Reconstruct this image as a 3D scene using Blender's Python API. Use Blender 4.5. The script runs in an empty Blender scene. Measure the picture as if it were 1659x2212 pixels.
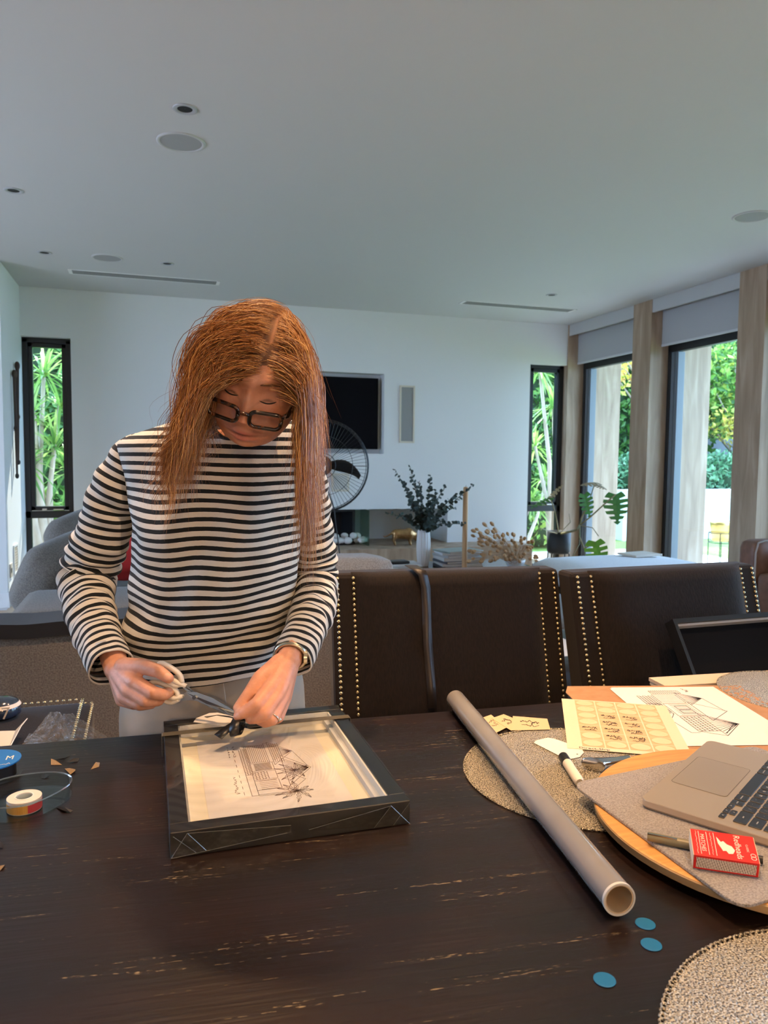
import bpy, bmesh, math, random
import numpy as np
from mathutils import Vector, Matrix, Euler, noise as mnoise

# ------------------------------------------------------------------ camera
SC = bpy.context.scene
COL = SC.collection
CAM_H, F_PX, CX, CY = 1.29, 1610.0, 829.5, 1106.0
YAW, PITCH, ROLL = 0.306409, 0.0724312, 0.00976091
_f = np.array([math.sin(YAW)*math.cos(PITCH), math.cos(YAW)*math.cos(PITCH), -math.sin(PITCH)])
_r = np.array([math.cos(YAW), -math.sin(YAW), 0.0]); _u = np.cross(_r, _f)
_r2 = math.cos(ROLL)*_r + math.sin(ROLL)*_u; _u2 = -math.sin(ROLL)*_r + math.cos(ROLL)*_u
cam_d = bpy.data.cameras.new('camera'); cam = bpy.data.objects.new('camera', cam_d); COL.objects.link(cam)
cam.matrix_world = Matrix(((_r2[0], _u2[0], -_f[0], 0), (_r2[1], _u2[1], -_f[1], 0), (_r2[2], _u2[2], -_f[2], CAM_H), (0, 0, 0, 1)))
cam_d.sensor_fit = 'HORIZONTAL'; cam_d.sensor_width = 36; cam_d.lens = 36*F_PX/1659
cam_d.clip_start = 0.02; cam_d.clip_end = 200
cam_d.dof.use_dof = True; cam_d.dof.focus_distance = 1.35; cam_d.dof.aperture_fstop = 13
SC.camera = cam
SC.view_settings.view_transform = 'Standard'; SC.view_settings.look = 'None'
SC.view_settings.gamma = 1.0; SC.view_settings.use_curve_mapping = False
SC.view_settings.exposure = EXPOSURE = 0.0
SC.cycles.max_bounces = 8; SC.cycles.diffuse_bounces = 5; SC.cycles.glossy_bounces = 4
SC.cycles.transmission_bounces = 8; SC.cycles.transparent_max_bounces = 20
SC.cycles.sample_clamp_indirect = 6.0; SC.cycles.caustics_reflective = False; SC.cycles.caustics_refractive = False

# ------------------------------------------------------------------ sky and sun
W = bpy.data.worlds.new('world'); SC.world = W; W.use_nodes = True
_bg = W.node_tree.nodes['Background']
_bg.inputs[0].default_value = (0.43, 0.64, 1.0, 1); _bg.inputs[1].default_value = 11.5
sun_d = bpy.data.lights.new('sun', 'SUN'); sun_d.energy = 13; sun_d.angle = 0.02; sun_d.color = (1, 0.93, 0.82)
sun = bpy.data.objects.new('sun', sun_d); COL.objects.link(sun)
sun.rotation_euler = Vector((-0.25, -0.75, -1.0)).to_track_quat('-Z', 'Y').to_euler()

# ------------------------------------------------------------------ lookups: photo pixel -> point on a known plane of the room
def ray(px, py):
    a, b = (px-CX)/F_PX, (py-CY)/F_PX
    return _r2*a - _u2*b + _f
def onz(px, py, z):
    d = ray(px, py); t = (z-CAM_H)/d[2]; return Vector((d[0]*t, d[1]*t, z))
def ony(px, py, y):
    d = ray(px, py); t = y/d[1]; return Vector((d[0]*t, y, CAM_H+d[2]*t))
def onx(px, py, x):
    d = ray(px, py); t = x/d[0]; return Vector((x, d[1]*t, CAM_H+d[2]*t))
def dep(px, py, D):
    d = ray(px, py); return Vector((d[0]*D, d[1]*D, CAM_H+d[2]*D))

# ------------------------------------------------------------------ materials
MATS = {}
def new_mat(name):
    m = bpy.data.materials.new(name); m.use_nodes = True
    return m, m.node_tree, m.node_tree.nodes['Principled BSDF']
def mat(name, col, rough=0.6, metal=0.0, col2=None, scale=30.0, stretch=(1, 1, 1), bump=0.0, bscale=None, spec=0.5,
        detail=4.0, coat=0.0, sheen=0.0, trans=0.0, alpha=1.0, emit=None, estr=0.0, ramp=(0.35, 0.65), sss=0.0, sscol=None):
    if name in MATS: return MATS[name]
    m, nt, b = new_mat(name); N, L = nt.nodes, nt.links
    b.inputs['Base Color'].default_value = (*col, 1); b.inputs['Roughness'].default_value = rough
    b.inputs['Metallic'].default_value = metal; b.inputs['Specular IOR Level'].default_value = spec
    b.inputs['Coat Weight'].default_value = coat; b.inputs['Coat Roughness'].default_value = 0.08
    b.inputs['Sheen Weight'].default_value = sheen
    b.inputs['Transmission Weight'].default_value = trans; b.inputs['Alpha'].default_value = alpha
    if emit: b.inputs['Emission Color'].default_value = (*emit, 1); b.inputs['Emission Strength'].default_value = estr
    if sss:
        b.inputs['Subsurface Weight'].default_value = sss; b.inputs['Subsurface Scale'].default_value = 0.01
        b.inputs['Subsurface Radius'].default_value = (1.0, 0.35, 0.2)
    tc = N.new('ShaderNodeTexCoord'); mp = N.new('ShaderNodeMapping'); mp.inputs['Scale'].default_value = stretch
    L.new(tc.outputs['Object'], mp.inputs['Vector'])
    nz = N.new('ShaderNodeTexNoise'); nz.inputs['Scale'].default_value = scale; nz.inputs['Detail'].default_value = detail
    L.new(mp.outputs[0], nz.inputs['Vector'])
    if col2:
        cr = N.new('ShaderNodeValToRGB'); cr.color_ramp.elements[0].position = ramp[0]; cr.color_ramp.elements[1].position = ramp[1]
        cr.color_ramp.elements[0].color = (*col, 1); cr.color_ramp.elements[1].color = (*col2, 1)
        L.new(nz.outputs['Fac'], cr.inputs[0]); L.new(cr.outputs[0], b.inputs['Base Color'])
    if bump:
        nb = nz
        if bscale:
            nb = N.new('ShaderNodeTexNoise'); nb.inputs['Scale'].default_value = bscale; nb.inputs['Detail'].default_value = 3
            L.new(mp.outputs[0], nb.inputs['Vector'])
        bp = N.new('ShaderNodeBump'); bp.inputs['Strength'].default_value = bump; bp.inputs['Distance'].default_value = 0.01
        L.new(nb.outputs['Fac'], bp.inputs['Height']); L.new(bp.outputs[0], b.inputs['Normal'])
    MATS[name] = m
    return m
def clear_mat(name, tint=(1, 1, 1), gloss=0.02, rough=0.02, base=0.0, bump=0.0, bscale=20, painted_sheen=0.0, ior=1.45):
    """thin clear sheet: transparent with a Fresnel mirror layer (panes, film, acrylic)"""
    if name in MATS: return MATS[name]
    m = bpy.data.materials.new(name); m.use_nodes = True; nt = m.node_tree; N, L = nt.nodes, nt.links
    N.remove(N['Principled BSDF']); out = N['Material Output']
    tr = N.new('ShaderNodeBsdfTransparent'); tr.inputs[0].default_value = (*tint, 1)
    gl = N.new('ShaderNodeBsdfGlossy'); gl.inputs['Roughness'].default_value = rough
    fr = N.new('ShaderNodeFresnel'); fr.inputs[0].default_value = ior
    mul = N.new('ShaderNodeMath'); mul.operation = 'MULTIPLY_ADD'; mul.inputs[1].default_value = 1.0; mul.inputs[2].default_value = base; mul.use_clamp = True
    ge = N.new('ShaderNodeNewGeometry'); inv = N.new('ShaderNodeMath'); inv.operation = 'SUBTRACT'; inv.inputs[0].default_value = 1.0; L.new(ge.outputs['Backfacing'], inv.inputs[1])
    m2 = N.new('ShaderNodeMath'); m2.operation = 'MULTIPLY'; L.new(fr.outputs[0], m2.inputs[0]); L.new(inv.outputs[0], m2.inputs[1]); L.new(m2.outputs[0], mul.inputs[0])
    if bump:
        tc = N.new('ShaderNodeTexCoord'); nz = N.new('ShaderNodeTexNoise'); nz.inputs['Scale'].default_value = bscale
        bp = N.new('ShaderNodeBump'); bp.inputs['Strength'].default_value = bump; bp.inputs['Distance'].default_value = 0.02
        L.new(tc.outputs['Object'], nz.inputs['Vector']); L.new(nz.outputs[0], bp.inputs['Height'])
        L.new(bp.outputs[0], gl.inputs['Normal']); L.new(bp.outputs[0], fr.inputs['Normal'])
    mx = N.new('ShaderNodeMixShader'); L.new(mul.outputs[0], mx.inputs[0]); L.new(tr.outputs[0], mx.inputs[1]); L.new(gl.outputs[0], mx.inputs[2])
    if painted_sheen:  # bluish white diffuse mixed in, stands for window light reflected by the film
        df = N.new('ShaderNodeBsdfDiffuse'); df.inputs[0].default_value = (.85, .88, .9, 1); m3 = N.new('ShaderNodeMixShader'); m3.inputs[0].default_value = painted_sheen; L.new(mx.outputs[0], m3.inputs[1]); L.new(df.outputs[0], m3.inputs[2]); mx = m3
    L.new(mx.outputs[0], out.inputs[0]); MATS[name] = m
    return m

# ------------------------------------------------------------------ mesh builder
class MB:
    def __init__(s): s.v = []; s.f = []; s.attr = None
    def add(s, vs, fs):
        o = len(s.v); s.v.extend([tuple(v) for v in vs]); s.f.extend([tuple(i+o for i in f) for f in fs]); return s
    def box(s, lo, hi):
        x0, y0, z0 = lo; x1, y1, z1 = hi
        return s.add([(x0,y0,z0),(x1,y0,z0),(x1,y1,z0),(x0,y1,z0),(x0,y0,z1),(x1,y0,z1),(x1,y1,z1),(x0,y1,z1)],
                     [(3,2,1,0),(4,5,6,7),(0,1,5,4),(1,2,6,5),(2,3,7,6),(3,0,4,7)])
    def obox(s, c, ax, ay, az):     # oriented box: centre + half-axis vectors
        c, ax, ay, az = map(Vector, (c, ax, ay, az))
        vs = [c+ax*i+ay*j+az*k for k in (-1, 1) for (i, j) in ((-1,-1),(1,-1),(1,1),(-1,1))]
        return s.add(vs, [(3,2,1,0),(4,5,6,7),(0,1,5,4),(1,2,6,5),(2,3,7,6),(3,0,4,7)])
    def prism(s, pts, z0, z1):      # polygon in xy extruded
        n = len(pts)
        vs = [(p[0], p[1], z0) for p in pts]+[(p[0], p[1], z1) for p in pts]
        fs = [tuple(range(n-1, -1, -1)), tuple(range(n, 2*n))]+[(i, (i+1) % n, n+(i+1) % n, n+i) for i in range(n)]
        return s.add(vs, fs)
    def loft(s, rings, cap=True, closed=True):
        n = len(rings[0]); vs = [p for r in rings for p in r]; fs = []
        for k in range(len(rings)-1):
            for i in range(n if closed else n-1):
                j = (i+1) % n
                fs.append((k*n+i, k*n+j, (k+1)*n+j, (k+1)*n+i))
        if cap and closed:
            fs.append(tuple(range(n-1, -1, -1))); fs.append(tuple((len(rings)-1)*n+i for i in range(n)))
        return s.add(vs, fs)
    def tube(s, pts, r, n=8, cap=True, flat=1.0):
        pts = [Vector(p) for p in pts]; m = len(pts)
        rs = r if isinstance(r, (list, tuple)) else [r]*m
        rings = []; prev = None
        for i, p in enumerate(pts):
            t = (pts[min(i+1, m-1)]-pts[max(i-1, 0)])
            t = t.normalized() if t.length > 1e-9 else Vector((0, 0, 1))
            if prev is None:
                a = Vector((0, 0, 1)) if abs(t.z) < 0.9 else Vector((1, 0, 0)); u = a.cross(t).normalized()
            else: u = (prev-t*prev.dot(t)); u = u.normalized() if u.length > 1e-6 else Vector((1, 0, 0))
            prev = u; w = t.cross(u)
            rings.append([p+(u*math.cos(a_)+w*math.sin(a_)*flat)*rs[i] for a_ in [2*math.pi*k/n for k in range(n)]])
        return s.loft(rings, cap)
    def lathe(s, prof, c=(0, 0, 0), n=24, cap=True):
        c = Vector(c)
        return s.loft([[c+Vector((r*math.cos(2*math.pi*k/n), r*math.sin(2*math.pi*k/n), z)) for k in range(n)] for r, z in prof], cap)
    def sphere(s, c, r, n=10, m=7, M=None):
        c = Vector(c); rr = r if isinstance(r, (tuple, list)) else (r, r, r); vs = []; fs = []
        for j in range(1, m):
            th = math.pi*j/m
            for i in range(n):
                ph = 2*math.pi*i/n; p = Vector((rr[0]*math.sin(th)*math.cos(ph), rr[1]*math.sin(th)*math.sin(ph), rr[2]*math.cos(th)))
                vs.append(c+(M @ p if M else p))
        t = Vector((0, 0, rr[2])); vs.append(c+(M @ t if M else t)); vs.append(c-(M @ t if M else t))
        for j in range(m-2):
            for i in range(n): fs.append((j*n+i, (j+1)*n+i, (j+1)*n+(i+1) % n, j*n+(i+1) % n))
        T, B = len(vs)-2, len(vs)-1
        for i in range(n): fs.append((T, i, (i+1) % n)); fs.append((B, (m-2)*n+(i+1) % n, (m-2)*n+i))
        return s.add(vs, fs)
    def grid(s, fn, nu, nv):        # open sheet
        vs = [fn(i/nu, j/nv) for j in range(nv+1) for i in range(nu+1)]
        return s.add(vs, [(j*(nu+1)+i, j*(nu+1)+i+1, (j+1)*(nu+1)+i+1, (j+1)*(nu+1)+i) for j in range(nv) for i in range(nu)])
def rrect(cx, cy, w, h, r, n=5):
    pts = []
    for qx, qy, a0 in ((1, 1, 0), (-1, 1, 90), (-1, -1, 180), (1, -1, 270)):
        for k in range(n+1):
            a = math.radians(a0+90*k/n)
            pts.append((cx+qx*(w/2-r)+r*math.cos(a), cy+qy*(h/2-r)+r*math.sin(a)))
    return pts
def wloc(o):
    l = Vector((0, 0, 0))
    while o is not None: l = l+Vector(o.location); o = o.parent
    return l
def obj(name, mb, m, parent=None, loc=None, smooth=False, bevel=0.0, label=None, cat=None, group=None, kind=None, sharp=None, M=None, sub=0):
    """one mesh object from world-space geometry; its origin at loc (or the parent's place)"""
    me = bpy.data.meshes.new(name)
    org = Vector(loc) if loc is not None else (wloc(parent) if parent else Vector((0, 0, 0)))
    vs = [Vector(v) for v in mb.v]
    if M is not None: vs = [M @ v for v in vs]
    me.from_pydata([v-org for v in vs], [], mb.f); me.update()
    for mm in (m if isinstance(m, (list, tuple)) else [m]): me.materials.append(mm)
    o = bpy.data.objects.new(name, me); COL.objects.link(o)
    o.location = org-(wloc(parent) if parent else Vector((0, 0, 0)))
    if parent: o.parent = parent
    if smooth: me.polygons.foreach_set('use_smooth', [True]*len(me.polygons))
    if bevel:
        md = o.modifiers.new('bevel', 'BEVEL'); md.width = bevel; md.segments = 2; md.limit_method = 'ANGLE'; md.angle_limit = 0.7
    if sub:
        md = o.modifiers.new('subsurf', 'SUBSURF'); md.levels = sub; md.render_levels = sub
    if smooth and sharp:
        try: me.set_sharp_from_angle(angle=sharp)
        except Exception: pass
    if label: tag(o, label, cat, group, kind)
    elif kind: o['kind'] = kind
    return o
def tag(o, label=None, cat=None, group=None, kind=None):
    if label: o['label'] = label
    if cat: o['category'] = cat
    if group: o['group'] = group
    if kind: o['kind'] = kind
    return o
def thing(name, loc, label, cat, group=None):
    o = bpy.data.objects.new(name, None); COL.objects.link(o); o.location = loc; o.empty_display_size = 0.05
    return tag(o, label, cat, group)
def copy_tree(o, parent=None):
    c = o.copy(); COL.objects.link(c)
    if parent is not None: c.parent = parent; c.matrix_parent_inverse.identity()
    for ch in list(o.children): copy_tree(ch, c)
    return c
def struct(name, mb, m, **k):
    o = obj(name, mb, m, **k); o['kind'] = 'structure'; return o
def rnd(a, b): return random.uniform(a, b)
random.seed(7)
LAMP = 175.0; FILL = 85.0
# ================================================================== the room
YB, XL, XR, ZC = 7.856, -1.14, 4.74, 2.87
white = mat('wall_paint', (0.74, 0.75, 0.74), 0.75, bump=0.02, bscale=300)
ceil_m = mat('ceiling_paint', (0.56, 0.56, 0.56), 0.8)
trim_m = mat('trim_paint', (0.80, 0.81, 0.80), 0.45)
black_al = mat('black_aluminium', (0.012, 0.013, 0.015), 0.4)
grey_al = mat('grey_blue_aluminium', (0.16, 0.19, 0.22), 0.35)
def stone_mat(name, a, b, c, sc=1.0, rough=0.5):
    m, nt, bs = new_mat(name); N, L = nt.nodes, nt.links
    tc = N.new('ShaderNodeTexCoord'); mp = N.new('ShaderNodeMapping'); mp.inputs['Scale'].default_value = (7*sc, 7*sc, 0.8*sc)
    L.new(tc.outputs['Object'], mp.inputs[0])
    n1 = N.new('ShaderNodeTexNoise'); n1.inputs['Scale'].default_value = 1.6; n1.inputs['Detail'].default_value = 8; n1.inputs['Distortion'].default_value = 0.8
    L.new(mp.outputs[0], n1.inputs['Vector'])
    cr = N.new('ShaderNodeValToRGB'); e = cr.color_ramp.elements; e[0].position = 0.3; e[0].color = (*a, 1); e[1].position = 0.72; e[1].color = (*c, 1)
    k = e.new(0.5); k.color = (*b, 1)
    L.new(n1.outputs['Fac'], cr.inputs[0]); L.new(cr.outputs[0], bs.inputs['Base Color']); bs.inputs['Roughness'].default_value = rough
    n2 = N.new('ShaderNodeTexNoise'); n2.inputs['Scale'].default_value = 9; n2.inputs['Detail'].default_value = 6; L.new(mp.outputs[0], n2.inputs['Vector'])
    bp = N.new('ShaderNodeBump'); bp.inputs['Strength'].default_value = 0.12; bp.inputs['Distance'].default_value = 0.01
    L.new(n2.outputs[0], bp.inputs['Height']); L.new(bp.outputs[0], bs.inputs['Normal'])
    return m
traver = stone_mat('travertine', (0.29, 0.195, 0.125), (0.39, 0.275, 0.185), (0.50, 0.38, 0.275))
oak = mat('oak_floor', (0.50, 0.33, 0.20), 0.35, col2=(0.62, 0.44, 0.28), scale=5, stretch=(1, 12, 1))
# floor with its boards
fl = struct('floor', MB().box((-4.2, -3.2, -0.25), (5.0, 8.1, -0.021)), oak)
pm_ = None; r_ = 0; x = XL-0.0
bw, bl = 0.19, 1.95
for ix in range(31):
    for iy in range(4):
        y0 = 1.6+iy*bl-(0.7*(ix % 3)); y1 = min(y0+bl-0.003, 7.84)
        if y1-y0 < 0.2: continue
        if pm_ is None or y1-y0 < bl-0.01:
            o = obj('plank', MB().box((0.0015, 0.0015, -0.02), (bw-0.0015, y1-y0, 0)), oak, bevel=0.002)
            if y1-y0 > bl-0.01: pm_ = o
        else: o = pm_.copy(); COL.objects.link(o)
        o.location = (XL+ix*bw, y0, 0.0); o.parent = fl
struct('ceiling', MB().box((-4.2, -3.2, ZC), (6.6, 8.35, ZC+0.3)), ceil_m)  # past the back wall it is an unseen eave, added to block sun
# back wall: cells on a grid, openings left out
def cells(mb, xs, zs, holes, y0, y1):
    for i in range(len(xs)-1):
        for k in range(len(zs)-1):
            cx, cz = (xs[i]+xs[i+1])/2, (zs[k]+zs[k+1])/2
            if any(h[0] < cx < h[1] and h[2] < cz < h[3] for h in holes): continue
            mb.box((xs[i], y0, zs[k]), (xs[i+1], y1, zs[k+1]))
holes = [(XL, -0.70, 0.02, 2.41), (4.255, XR, 0.0, 2.40), (0.90, 2.475, 1.335, 2.205), (0.45, 3.245, 0.33, 0.725)]
xs = [-4.2, XL, -0.70, 0.45, 0.90, 2.475, 3.245, 4.255, XR]; zs = [-0.02, 0.0, 0.02, 0.33, 0.725, 1.335, 2.205, 2.40, 2.41, ZC]
mb = MB(); cells(mb, xs, zs, holes, YB, YB+0.16)
mb.box((0.40, YB+0.16, 1.30), (2.55, YB+0.2, 2.25)); mb.box((0.40, YB+0.16, 0.28), (0.45, YB+0.6, 0.76)); mb.box((3.245, YB+0.16, 0.28), (3.30, YB+0.6, 0.76))
mb.box((0.40, YB+0.6, 0.28), (3.30, YB+0.64, 0.76)); mb.box((0.40, YB+0.16, 0.725), (3.30, YB+0.6, 0.76)); mb.box((0.40, YB+0.16, 0.29), (3.30, YB+0.6, 0.33))
struct('wall_back', mb, white)
# left wall: short return beside the window, opening towards the hall
struct('wall_left', MB().box((-1.9, 6.87, -0.02), (XL, YB, ZC)), white)
mb = MB()
mb.box((-4.35, -3.2, -0.02), (-4.2, 2.2, ZC)).box((-4.35, 5.4, -0.02), (-4.2, 8.0, ZC)).box((-4.35, 2.2, 2.3), (-4.2, 5.4, ZC))
struct('wall_hall', mb, white)
struct('wall_rear', MB().box((-4.35, -3.35, -0.02), (6.6, -3.2, ZC)), white)
mb = MB().box((XL, 6.86, 0.0), (XL+0.015, YB, 0.13)).box((-1.9, 6.853, 0.0), (XL+0.015, 6.87, 0.13))
struct('baseboard_left', mb, trim_m, bevel=0.004)
# right wall: travertine blade columns, pelmets, roller blinds, glazed doors
BAY = 1.435
col_y = [(7.84-BAY*i+(0.0 if i == 0 else 0), ) for i in range(8)]
pane_m = clear_mat('window_glass', (0.93, 0.97, 0.97), base=0.0)
blind_m = mat('blind_fabric', (0.44, 0.44, 0.445), 0.9, bump=0.05, bscale=600)
blind2 = mat('blind_bar', (0.58, 0.58, 0.585), 0.6)
win_n = 0
def window(fr, pane, m=black_al):
    global win_n; win_n += 1
    o = struct('window_%d' % win_n, fr, m, bevel=0.004)
    for p in pane: obj('pane', p, pane_m, o)
    return o
starts = [7.84]+[7.84-BAY*i-0.0+0.0 for i in range(1, 8)]
for i in range(8):
    y0 = 7.84-BAY*i-(0.083 if i else 0) ; y1 = y0+0.29
    if i: y0, y1 = 7.755-BAY*i, 8.045-BAY*i
    struct('column', MB().box((XR, y0, -0.02), (5.475, y1, ZC)), traver, bevel=0.003)
    if i == 7: break
    ya, yb = 8.045-BAY*(i+1), (7.84 if i == 0 else 7.755-BAY*i)
    if True:
        struct('trim_%d' % (i+1), MB().box((XR+0.008, ya, 2.742), (XR+0.03, yb, ZC)), mat('pelmet_paint', (0.50, 0.50, 0.49), 0.7), bevel=0.002)
        b = tag(thing('roller_blind', ((XR+0.13), (ya+yb)/2, 2.42), ['white roller blind over the glass door nearest the back wall', 'white roller blind over the second glass door from the back wall', 'white roller blind over the third glass door from the back wall', 'white roller blind over the fourth glass door from the back wall', 'white roller blind over the fifth glass door', 'white roller blind over the sixth glass door', 'white roller blind over the seventh glass door'][i], 'blind', 'roller blinds under the pelmets'))
        obj('fabric', MB().box((XR+0.128, ya+0.005, 2.435), (XR+0.132, yb-0.005, 2.86)), blind_m, b)
        obj('bottom_bar', MB().box((XR+0.122, ya+0.004, 2.415), (XR+0.138, yb-0.004, 2.437)), blind2, b, bevel=0.003)
    fr = MB(); X0, X1 = 4.95, 5.02
    fr.box((X0, ya, 2.36), (X1, yb, 2.86)).box((X0, ya, -0.02), (X1, yb, 0.03))
    fr.box((X0, ya, 0), (X1, ya+0.05, 2.4)).box((X0, yb-0.04, 0), (X1, yb, 2.4))
    w_ = window(fr, [MB().box((X0+0.03, ya+0.05, 0.03), (X0+0.036, yb-0.1, 2.36))])
    obj('sash', MB().box((X0+0.01, yb-0.085, 0.03), (X1+0.02, yb-0.042, 2.36)).box((X0+0.02, yb-0.13, 0.03), (X1+0.03, yb-0.087, 2.36)), grey_al, w_, bevel=0.003)
# narrow windows in the back wall: awning sash above, fixed pane below
for x0, x1 in ((XL, -0.70), (4.255, XR)):
    ya, yb = YB+0.07, YB+0.13; fr = MB(); t = 0.05
    fr.box((x0, ya, 0.0), (x0+t, yb, 2.4)).box((x1-t, ya, 0.0), (x1, yb, 2.4)).box((x0, ya, 2.36), (x1, yb, 2.41)).box((x0, ya, 0.0), (x1, yb, 0.045)).box((x0, ya, 0.67), (x1, yb, 0.74))
    w_ = window(fr, [MB().box((x0+t, ya+0.03, 0.045), (x1-t, ya+0.035, 0.67))])
    s = MB(); a, b, c, d = x0+t, x1-t, 0.745, 2.36; q = 0.04
    s.box((a, ya+0.01, c), (a+q, yb+0.01, d)).box((b-q, ya+0.01, c), (b, yb+0.01, d)).box((a, ya+0.01, c), (b, yb+0.01, c+q)).box((a, ya+0.01, d-q), (b, yb+0.01, d))
    so = obj('sash', s, black_al, w_, bevel=0.003)
    obj('pane', MB().box((a+q, ya+0.035, c+q), (b-q, ya+0.04, d-q)), pane_m, so)
    obj('latch', MB().box((a+0.10, ya-0.012, c+0.004), (a+0.14, ya+0.01, c+0.018)).box((b-0.14, ya-0.012, c+0.004), (b-0.05, ya+0.01, c+0.014)), mat('steel', (0.62, 0.62, 0.62), 0.3, 0.9), so)
# ------------------------------------------------------------------ ceiling fittings
def downlight(x, y, label, lit=None):
    t = thing('downlight', (x, y, ZC), label, 'downlight', 'recessed downlights in the ceiling')
    n = 28; prof = [(0.055, 0), (0.055, -0.004), (0.050, -0.006), (0.036, -0.004), (0.033, 0.0)]
    obj('trim_ring', MB().lathe([(r, z-0.0005) for r, z in prof], (x, y, ZC), n, cap=False), mat('downlight_ring', (0.42, 0.43, 0.45), 0.4), t, smooth=True)
    obj('baffle', MB().lathe([(0.034, -0.002), (0.030, -0.0015), (0.001, -0.001)], (x, y, ZC), n, cap=False), mat('downlight_baffle', (0.006, 0.006, 0.006), 0.6), t)
    if lit:
        obj('bulb', MB().lathe([(0.024, -0.003), (0.02, -0.008), (0.001, -0.010)], (x, y, ZC), n, cap=False), mat('warm_bulb', (1, 0.9, 0.7), 0.4, emit=(1, 0.62, 0.28), estr=30), t)
        l = bpy.data.lights.new('downlight_beam', 'SPOT'); l.energy = lit; l.color = (1.0, 0.60, 0.31); l.spot_size = math.radians(88); l.spot_blend = 0.9; l.shadow_soft_size = 0.022
        lo = bpy.data.objects.new('downlight_beam', l); COL.objects.link(lo); lo.location = (0, 0, -0.02); lo.parent = t
    return t
downlight(0.18, 3.64, 'recessed downlight closest overhead, beside the round ceiling speaker')
downlight(-0.75, 5.06, 'recessed downlight at the left edge of the ceiling')
downlight(-0.754, 6.5, 'recessed downlight near the left corner, left of the flush speaker')
downlight(0.17, 6.52, 'recessed downlight above the left slot vent, right of the flush speaker')
downlight(3.72, 6.48, 'recessed downlight above the right slot vent')
downlight(0.18, 2.2, 'lit downlight over the far left side of the dining table', LAMP)
downlight(1.1, 2.2, 'lit downlight over the far right side of the dining table', LAMP*0.7)
downlight(1.1, 0.75, 'lit downlight over the near right side of the dining table', LAMP*0.55)
downlight(0.18, 0.75, 'lit downlight over the near left side of the dining table', LAMP*0.8)
for x, lab in ((-0.25, 'added black dome fill lamp behind the viewer, left one'), (0.95, 'added black dome fill lamp behind the viewer, right one')):  # invented hanging lamps out of view, added to warm the woman's face
    y, z = -1.7, 1.80; t = thing('fill_lamp', (x, y, z), lab, 'lamp', 'fill lamps added behind the viewer')
    obj('cord', MB().tube([(x, y, ZC), (x, y, z+0.17)], 0.004, 6), black_al, t); obj('canopy', MB().lathe([(0.05, 0), (0.05, -0.02), (0.01, -0.03)], (x, y, ZC), 20), black_al, t); obj('socket', MB().lathe([(0.02, 0.11), (0.025, 0.13), (0.02, 0.18), (0.004, 0.19)], (x, y, z), 16), black_al, t)
    obj('shade', MB().lathe([(0.165, -0.01), (0.160, 0.03), (0.13, 0.09), (0.07, 0.13), (0.022, 0.14), (0.02, 0.138), (0.068, 0.126), (0.127, 0.087), (0.157, 0.03), (0.162, -0.01), (0.165, -0.01)], (x, y, z), 32, cap=False), black_al, t, smooth=True); obj('bulb', MB().sphere((x, y, z+0.05), 0.035, 16, 10), mat('fill_bulb', (1, 0.9, 0.7), 0.4, emit=(1, 0.66, 0.37), estr=20), t, smooth=True)
    l = bpy.data.lights.new('fill_light', 'POINT'); l.energy = FILL; l.color = (1.0, 0.60, 0.31); l.shadow_soft_size = 0.05
    lo = bpy.data.objects.new('fill_light', l); COL.objects.link(lo); lo.location = (0, 0, 0.01); lo.parent = t
for x, y, lab in ((0.178, 4.02, 'round ceiling speaker with a pale rim, closest overhead'), (-0.292, 6.504, 'round flush ceiling speaker in front of the left slot vent'), (3.74, 4.0, 'round ceiling speaker at the right edge of the ceiling')):
    t = thing('ceiling_speaker', (x, y, ZC), lab, 'speaker', 'round ceiling speakers')
    obj('rim', MB().lathe([(0.12, 0), (0.12, -0.004), (0.112, -0.007), (0.104, -0.005), (0.102, -0.001)], (x, y, ZC), 40, cap=False), mat('speaker_rim', (0.52, 0.52, 0.515), 0.6), t, smooth=True)
    obj('grille', MB().lathe([(0.104, -0.003), (0.05, -0.0035), (0.001, -0.0035)], (x, y, ZC), 40, cap=False), mat('speaker_grille', (0.34, 0.345, 0.345), 0.85, bump=0.2, bscale=900), t)
for x0, x1, lab in ((-0.605, 0.613, 'long slot air vent in the ceiling on the left'), (3.07, 4.30, 'long slot air vent in the ceiling on the right')):
    t = thing('slot_vent', ((x0+x1)/2, 7.08, ZC), lab, 'vent', 'slot air vents in the ceiling')
    obj('slot', MB().box((x0, 7.015, ZC-0.004), (x1, 7.145, ZC-0.0015)), mat('slot_dark', (0.20, 0.20, 0.195), 0.7), t)
    fr = MB().box((x0-0.02, 7.005, ZC-0.004), (x1+0.02, 7.015, ZC)).box((x0-0.02, 7.145, ZC-0.006), (x1+0.02, 7.155, ZC)).box((x0-0.03, 7.005, ZC-0.005), (x0, 7.155, ZC)).box((x1, 7.005, ZC-0.005), (x1+0.03, 7.155, ZC))
    obj('vent_frame', fr, trim_m, t)
    for k in range(2): obj('vane', MB().box((x0, 7.055+0.045*k, ZC-0.0055), (x1, 7.059+0.045*k, ZC-0.003)), mat('vane_grey', (0.4, 0.4, 0.4), 0.6), t)
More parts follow.
